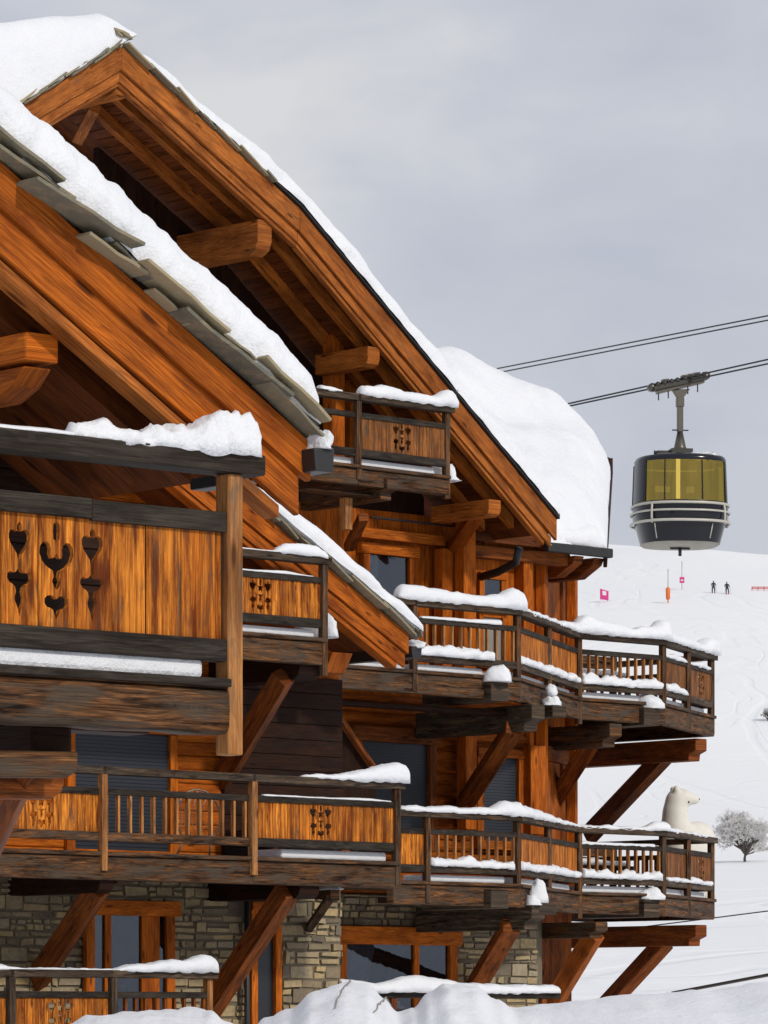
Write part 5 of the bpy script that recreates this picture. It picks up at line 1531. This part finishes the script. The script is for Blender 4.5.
# skiers
def person(px,py,lab,lean,hgt=1.78):
    g=terr_hit(px,py); FS=Frame((g.x,g.y,g.z),0)
    e=empty('person',FS,(0,0,0)); tag(e,lab,'person','skiers on the hill')
    J=[(0,0,.98,.15),(0,0,1.2,.15),(0,0,1.42,.17),(0,0,1.53,.07),(0,0,1.60,.075),(0,0,1.70,.10),
       (.10,0,.90,.11),(.14,-.10,.52,.085),(.15,.02,.10,.07),(.15,-.14,.05,.06),
       (-.10,0,.90,.11),(-.14,-.10,.52,.085),(-.15,.02,.10,.07),(-.15,-.14,.05,.06),
       (.21,0,1.42,.07),(.30,-.06,1.14,.055),(.30,-.30,1.04,.045),(-.21,0,1.42,.07),(-.30,-.06,1.14,.055),(-.30,-.30,1.04,.045)]
    E=[(0,1),(1,2),(2,3),(3,4),(4,5),(0,6),(6,7),(7,8),(8,9),(0,10),(10,11),(11,12),(12,13),(2,14),(14,15),(15,16),(2,17),(17,18),(18,19)]
    s_=hgt/1.8
    me=bpy.data.meshes.new('body'); me.from_pydata([((j[0]+lean*j[2])*s_*1.15,j[1]*s_,j[2]*s_) for j in J],E,[])
    o=bpy.data.objects.new('body',me); COL.objects.link(o)
    m=o.modifiers.new('s','SKIN'); 
    sk=me.skin_vertices[0] if me.skin_vertices else None
    if sk is None:
        me.skin_vertices.new() if hasattr(me.skin_vertices,'new') else None
    if me.skin_vertices:
        for i,j in enumerate(J): me.skin_vertices[0].data[i].radius=(j[3]*s_*1.15,j[3]*s_*1.15)
        me.skin_vertices[0].data[0].use_root=True
        sb=o.modifiers.new('b','SUBSURF'); sb.levels=1; sb.render_levels=1
        dg=bpy.context.evaluated_depsgraph_get(); dg.update()
        m2=bpy.data.meshes.new_from_object(o.evaluated_get(dg))
        vs=[v.co.copy() for v in m2.vertices];fs=[list(p.vertices) for p in m2.polygons]
        bpy.data.objects.remove(o)
        mb=MB(); mb.add(vs,fs,Vector((0,0,1)),True); mb.build('body',M['ski'],e)
    else: bpy.data.objects.remove(o); 
    mb=MB(); lump(mb,((0+lean*1.75)*s_,0,1.74*s_),(.12,.12,.10),flat=.4,amp=.03); mb.build('helmet',M['black'],e)
    for sx in (.15,-.15):
        mb=MB(); mb.box((sx-.05,-.85,0.0),(sx+.05,.85,.03)); mb.build('ski',M['red'] if sx>0 else M['red'],e)
        mb=MB(); mb.tube([(sx*2.1,-.32,1.1),(sx*2.6,-.1,0)],.02,5); mb.build('ski_pole',M['black'],e)
person(713.5,593,'left skier of the pair in dark clothes, legs together, on the hill',0.0)
person(727.5,594,'right skier of the pair in dark clothes, leaning slightly, on the hill',-.06)

# =================================================================== FROSTED TREES
def tree(px,py,hpx,wpx,lab,seed,depth=6,name='frosted_tree',dark=False):
    g=terr_hit(px,py); u_=g.y/FPX; Ht=hpx*u_; Wd=wpx*u_/2
    FS=Frame((g.x,g.y,g.z),0); e=empty(name,FS,(0,0,0)); tag(e,lab,'tree')
    rnd=random.Random(seed); T_=MB(); C_=MB(); F_=MB()
    def clump(p,r):
        # a frosted spray: several thin slivers round the twig end
        for _ in range(7):
            d=Vector((rnd.gauss(0,1),rnd.gauss(0,1),rnd.gauss(0,1)+.2)).normalized()
            w=d.cross(Vector((rnd.gauss(0,1),rnd.gauss(0,1),rnd.gauss(0,1)))).normalized()*r*.10
            a=p+d*r*rnd.uniform(.0,.3);b=p+d*r*rnd.uniform(.7,1.4)
            F_.add([a-w,a+w,b+w*.6,b-w*.6],[[0,1,2,3]],d)
    def grow(p,d,l,r,k):
        d=d.normalized(); q=p+d*l
        m_=p+d*l*.5+Vector((rnd.gauss(0,.05),rnd.gauss(0,.05),0))*l
        (T_ if k>=depth-2 else C_).tube([p,m_,q],[r,r*.85,r*.66],5 if k<depth-1 else 8,cap=False)
        if k<=2: clump(q,l*.45); clump(m_,l*.35)
        if k==0: return
        n=3 if k<depth-1 else 5
        for i in range(n):
            a=2*math.pi*(i+rnd.random()*.7)/n; sp=rnd.uniform(.45,.95) if k<depth else rnd.uniform(.5,.85)
            x=d.cross(Vector((.3,.9,.1))).normalized(); y=d.cross(x)
            nd=(d+ (x*math.cos(a)+y*math.sin(a))*sp+Vector((0,0,.12))).normalized()
            grow(q if rnd.random()<.75 else m_,nd,l*rnd.uniform(.62,.82),r*.6,k-1)
    grow(Vector((0,0,-.1)),Vector((.02,0,1)),Ht*.15,Ht*.028,depth)
    # scale crown into its box
    allv=C_.v+F_.v; zx=max(v.z for v in allv); wx=sorted(abs(v.x) for v in allv)[int(len(allv)*.97)]
    for B_ in (T_,C_,F_):
        for v in B_.v:
            f_=v.z/zx; f_=f_*.5 if f_<.3 else .15+.85*(f_-.3)/.7
            v.z=f_*Ht
            k=Wd/wx if v.z>Ht*.15 else (Wd/wx if abs(v.x)>.4 else 1)
            v.x*=k; v.y*=k
    T_.build('trunk',M['bark'],e)
    C_.build('branches',M['bark'] if dark else M['frost'],e)
    F_.build('crown',M['frost'],e)
tree(745,862,55,52,'round frosted bare tree on the snow slope right of the bear statue',5,depth=6)
tree(768,722,16,12,'small dark frosted bush cut off by the right edge of the picture',9,depth=4,name='frosted_bush',dark=True)
tree(669,996,9,11,'tiny snow covered shrub poking out above the snow bank',12,depth=4,name='snowy_shrub')

# =================================================================== LIGHT, SKY, CAMERA
w=NT('World',True); scene.world=w.m
sky=w.n('ShaderNodeTexSky'); sky.sky_type='NISHITA'; sky.sun_disc=False
SUN=Vector((.60,-.68,.58)).normalized()
elev=math.asin(SUN.z); az=math.atan2(SUN.x,SUN.y)
sky.sun_elevation=elev; sky.sun_rotation=az
tc=w.n('ShaderNodeTexCoord').outputs['Generated']
n1=w.noise(w.vmul(tc,(1,1,1.6)),7.5,4,.5,.3)
n2=w.noise(w.vmul(tc,(1,1,2)),22,5,.55,.4)
f=w.math('ADD',w.math('MULTIPLY',n1,.75),w.math('MULTIPLY',n2,.25))
cl=w.ramp(f,[(.36,(4.4,4.65,5.35)),(.50,(5.1,5.25,5.8)),(.62,(6.2,6.2,6.3))])
mixc=w.mix(.95,sky.outputs[0],cl)
bg=w.n('ShaderNodeBackground'); bg.inputs['Strength'].default_value=.132
w.l(mixc,bg.inputs[0]); wo=w.n('ShaderNodeOutputWorld'); w.l(bg.outputs[0],wo.inputs[0])
sd=bpy.data.lights.new('sun','SUN'); sd.energy=2.4; sd.angle=R(4); sd.color=(1,.93,.82)
so=bpy.data.objects.new('sun',sd); COL.objects.link(so); so.rotation_euler=SUN.to_track_quat('Z','Y').to_euler(); so.location=(20,-20,40)

cam=bpy.data.cameras.new('camera'); co=bpy.data.objects.new('camera',cam); COL.objects.link(co)
cam.sensor_fit='VERTICAL'; cam.sensor_height=24; cam.lens=FPX/1024*24; cam.shift_y=(HY-512)/1024
co.location=(0,0,0); co.rotation_euler=(R(90),0,0); cam.clip_start=.5; cam.clip_end=8000
scene.camera=co
scene.view_settings.view_transform='Standard'; scene.view_settings.look='None'; scene.view_settings.exposure=-.22; scene.view_settings.gamma=1
scene.cycles.use_denoising=True
scene.cycles.max_bounces=8
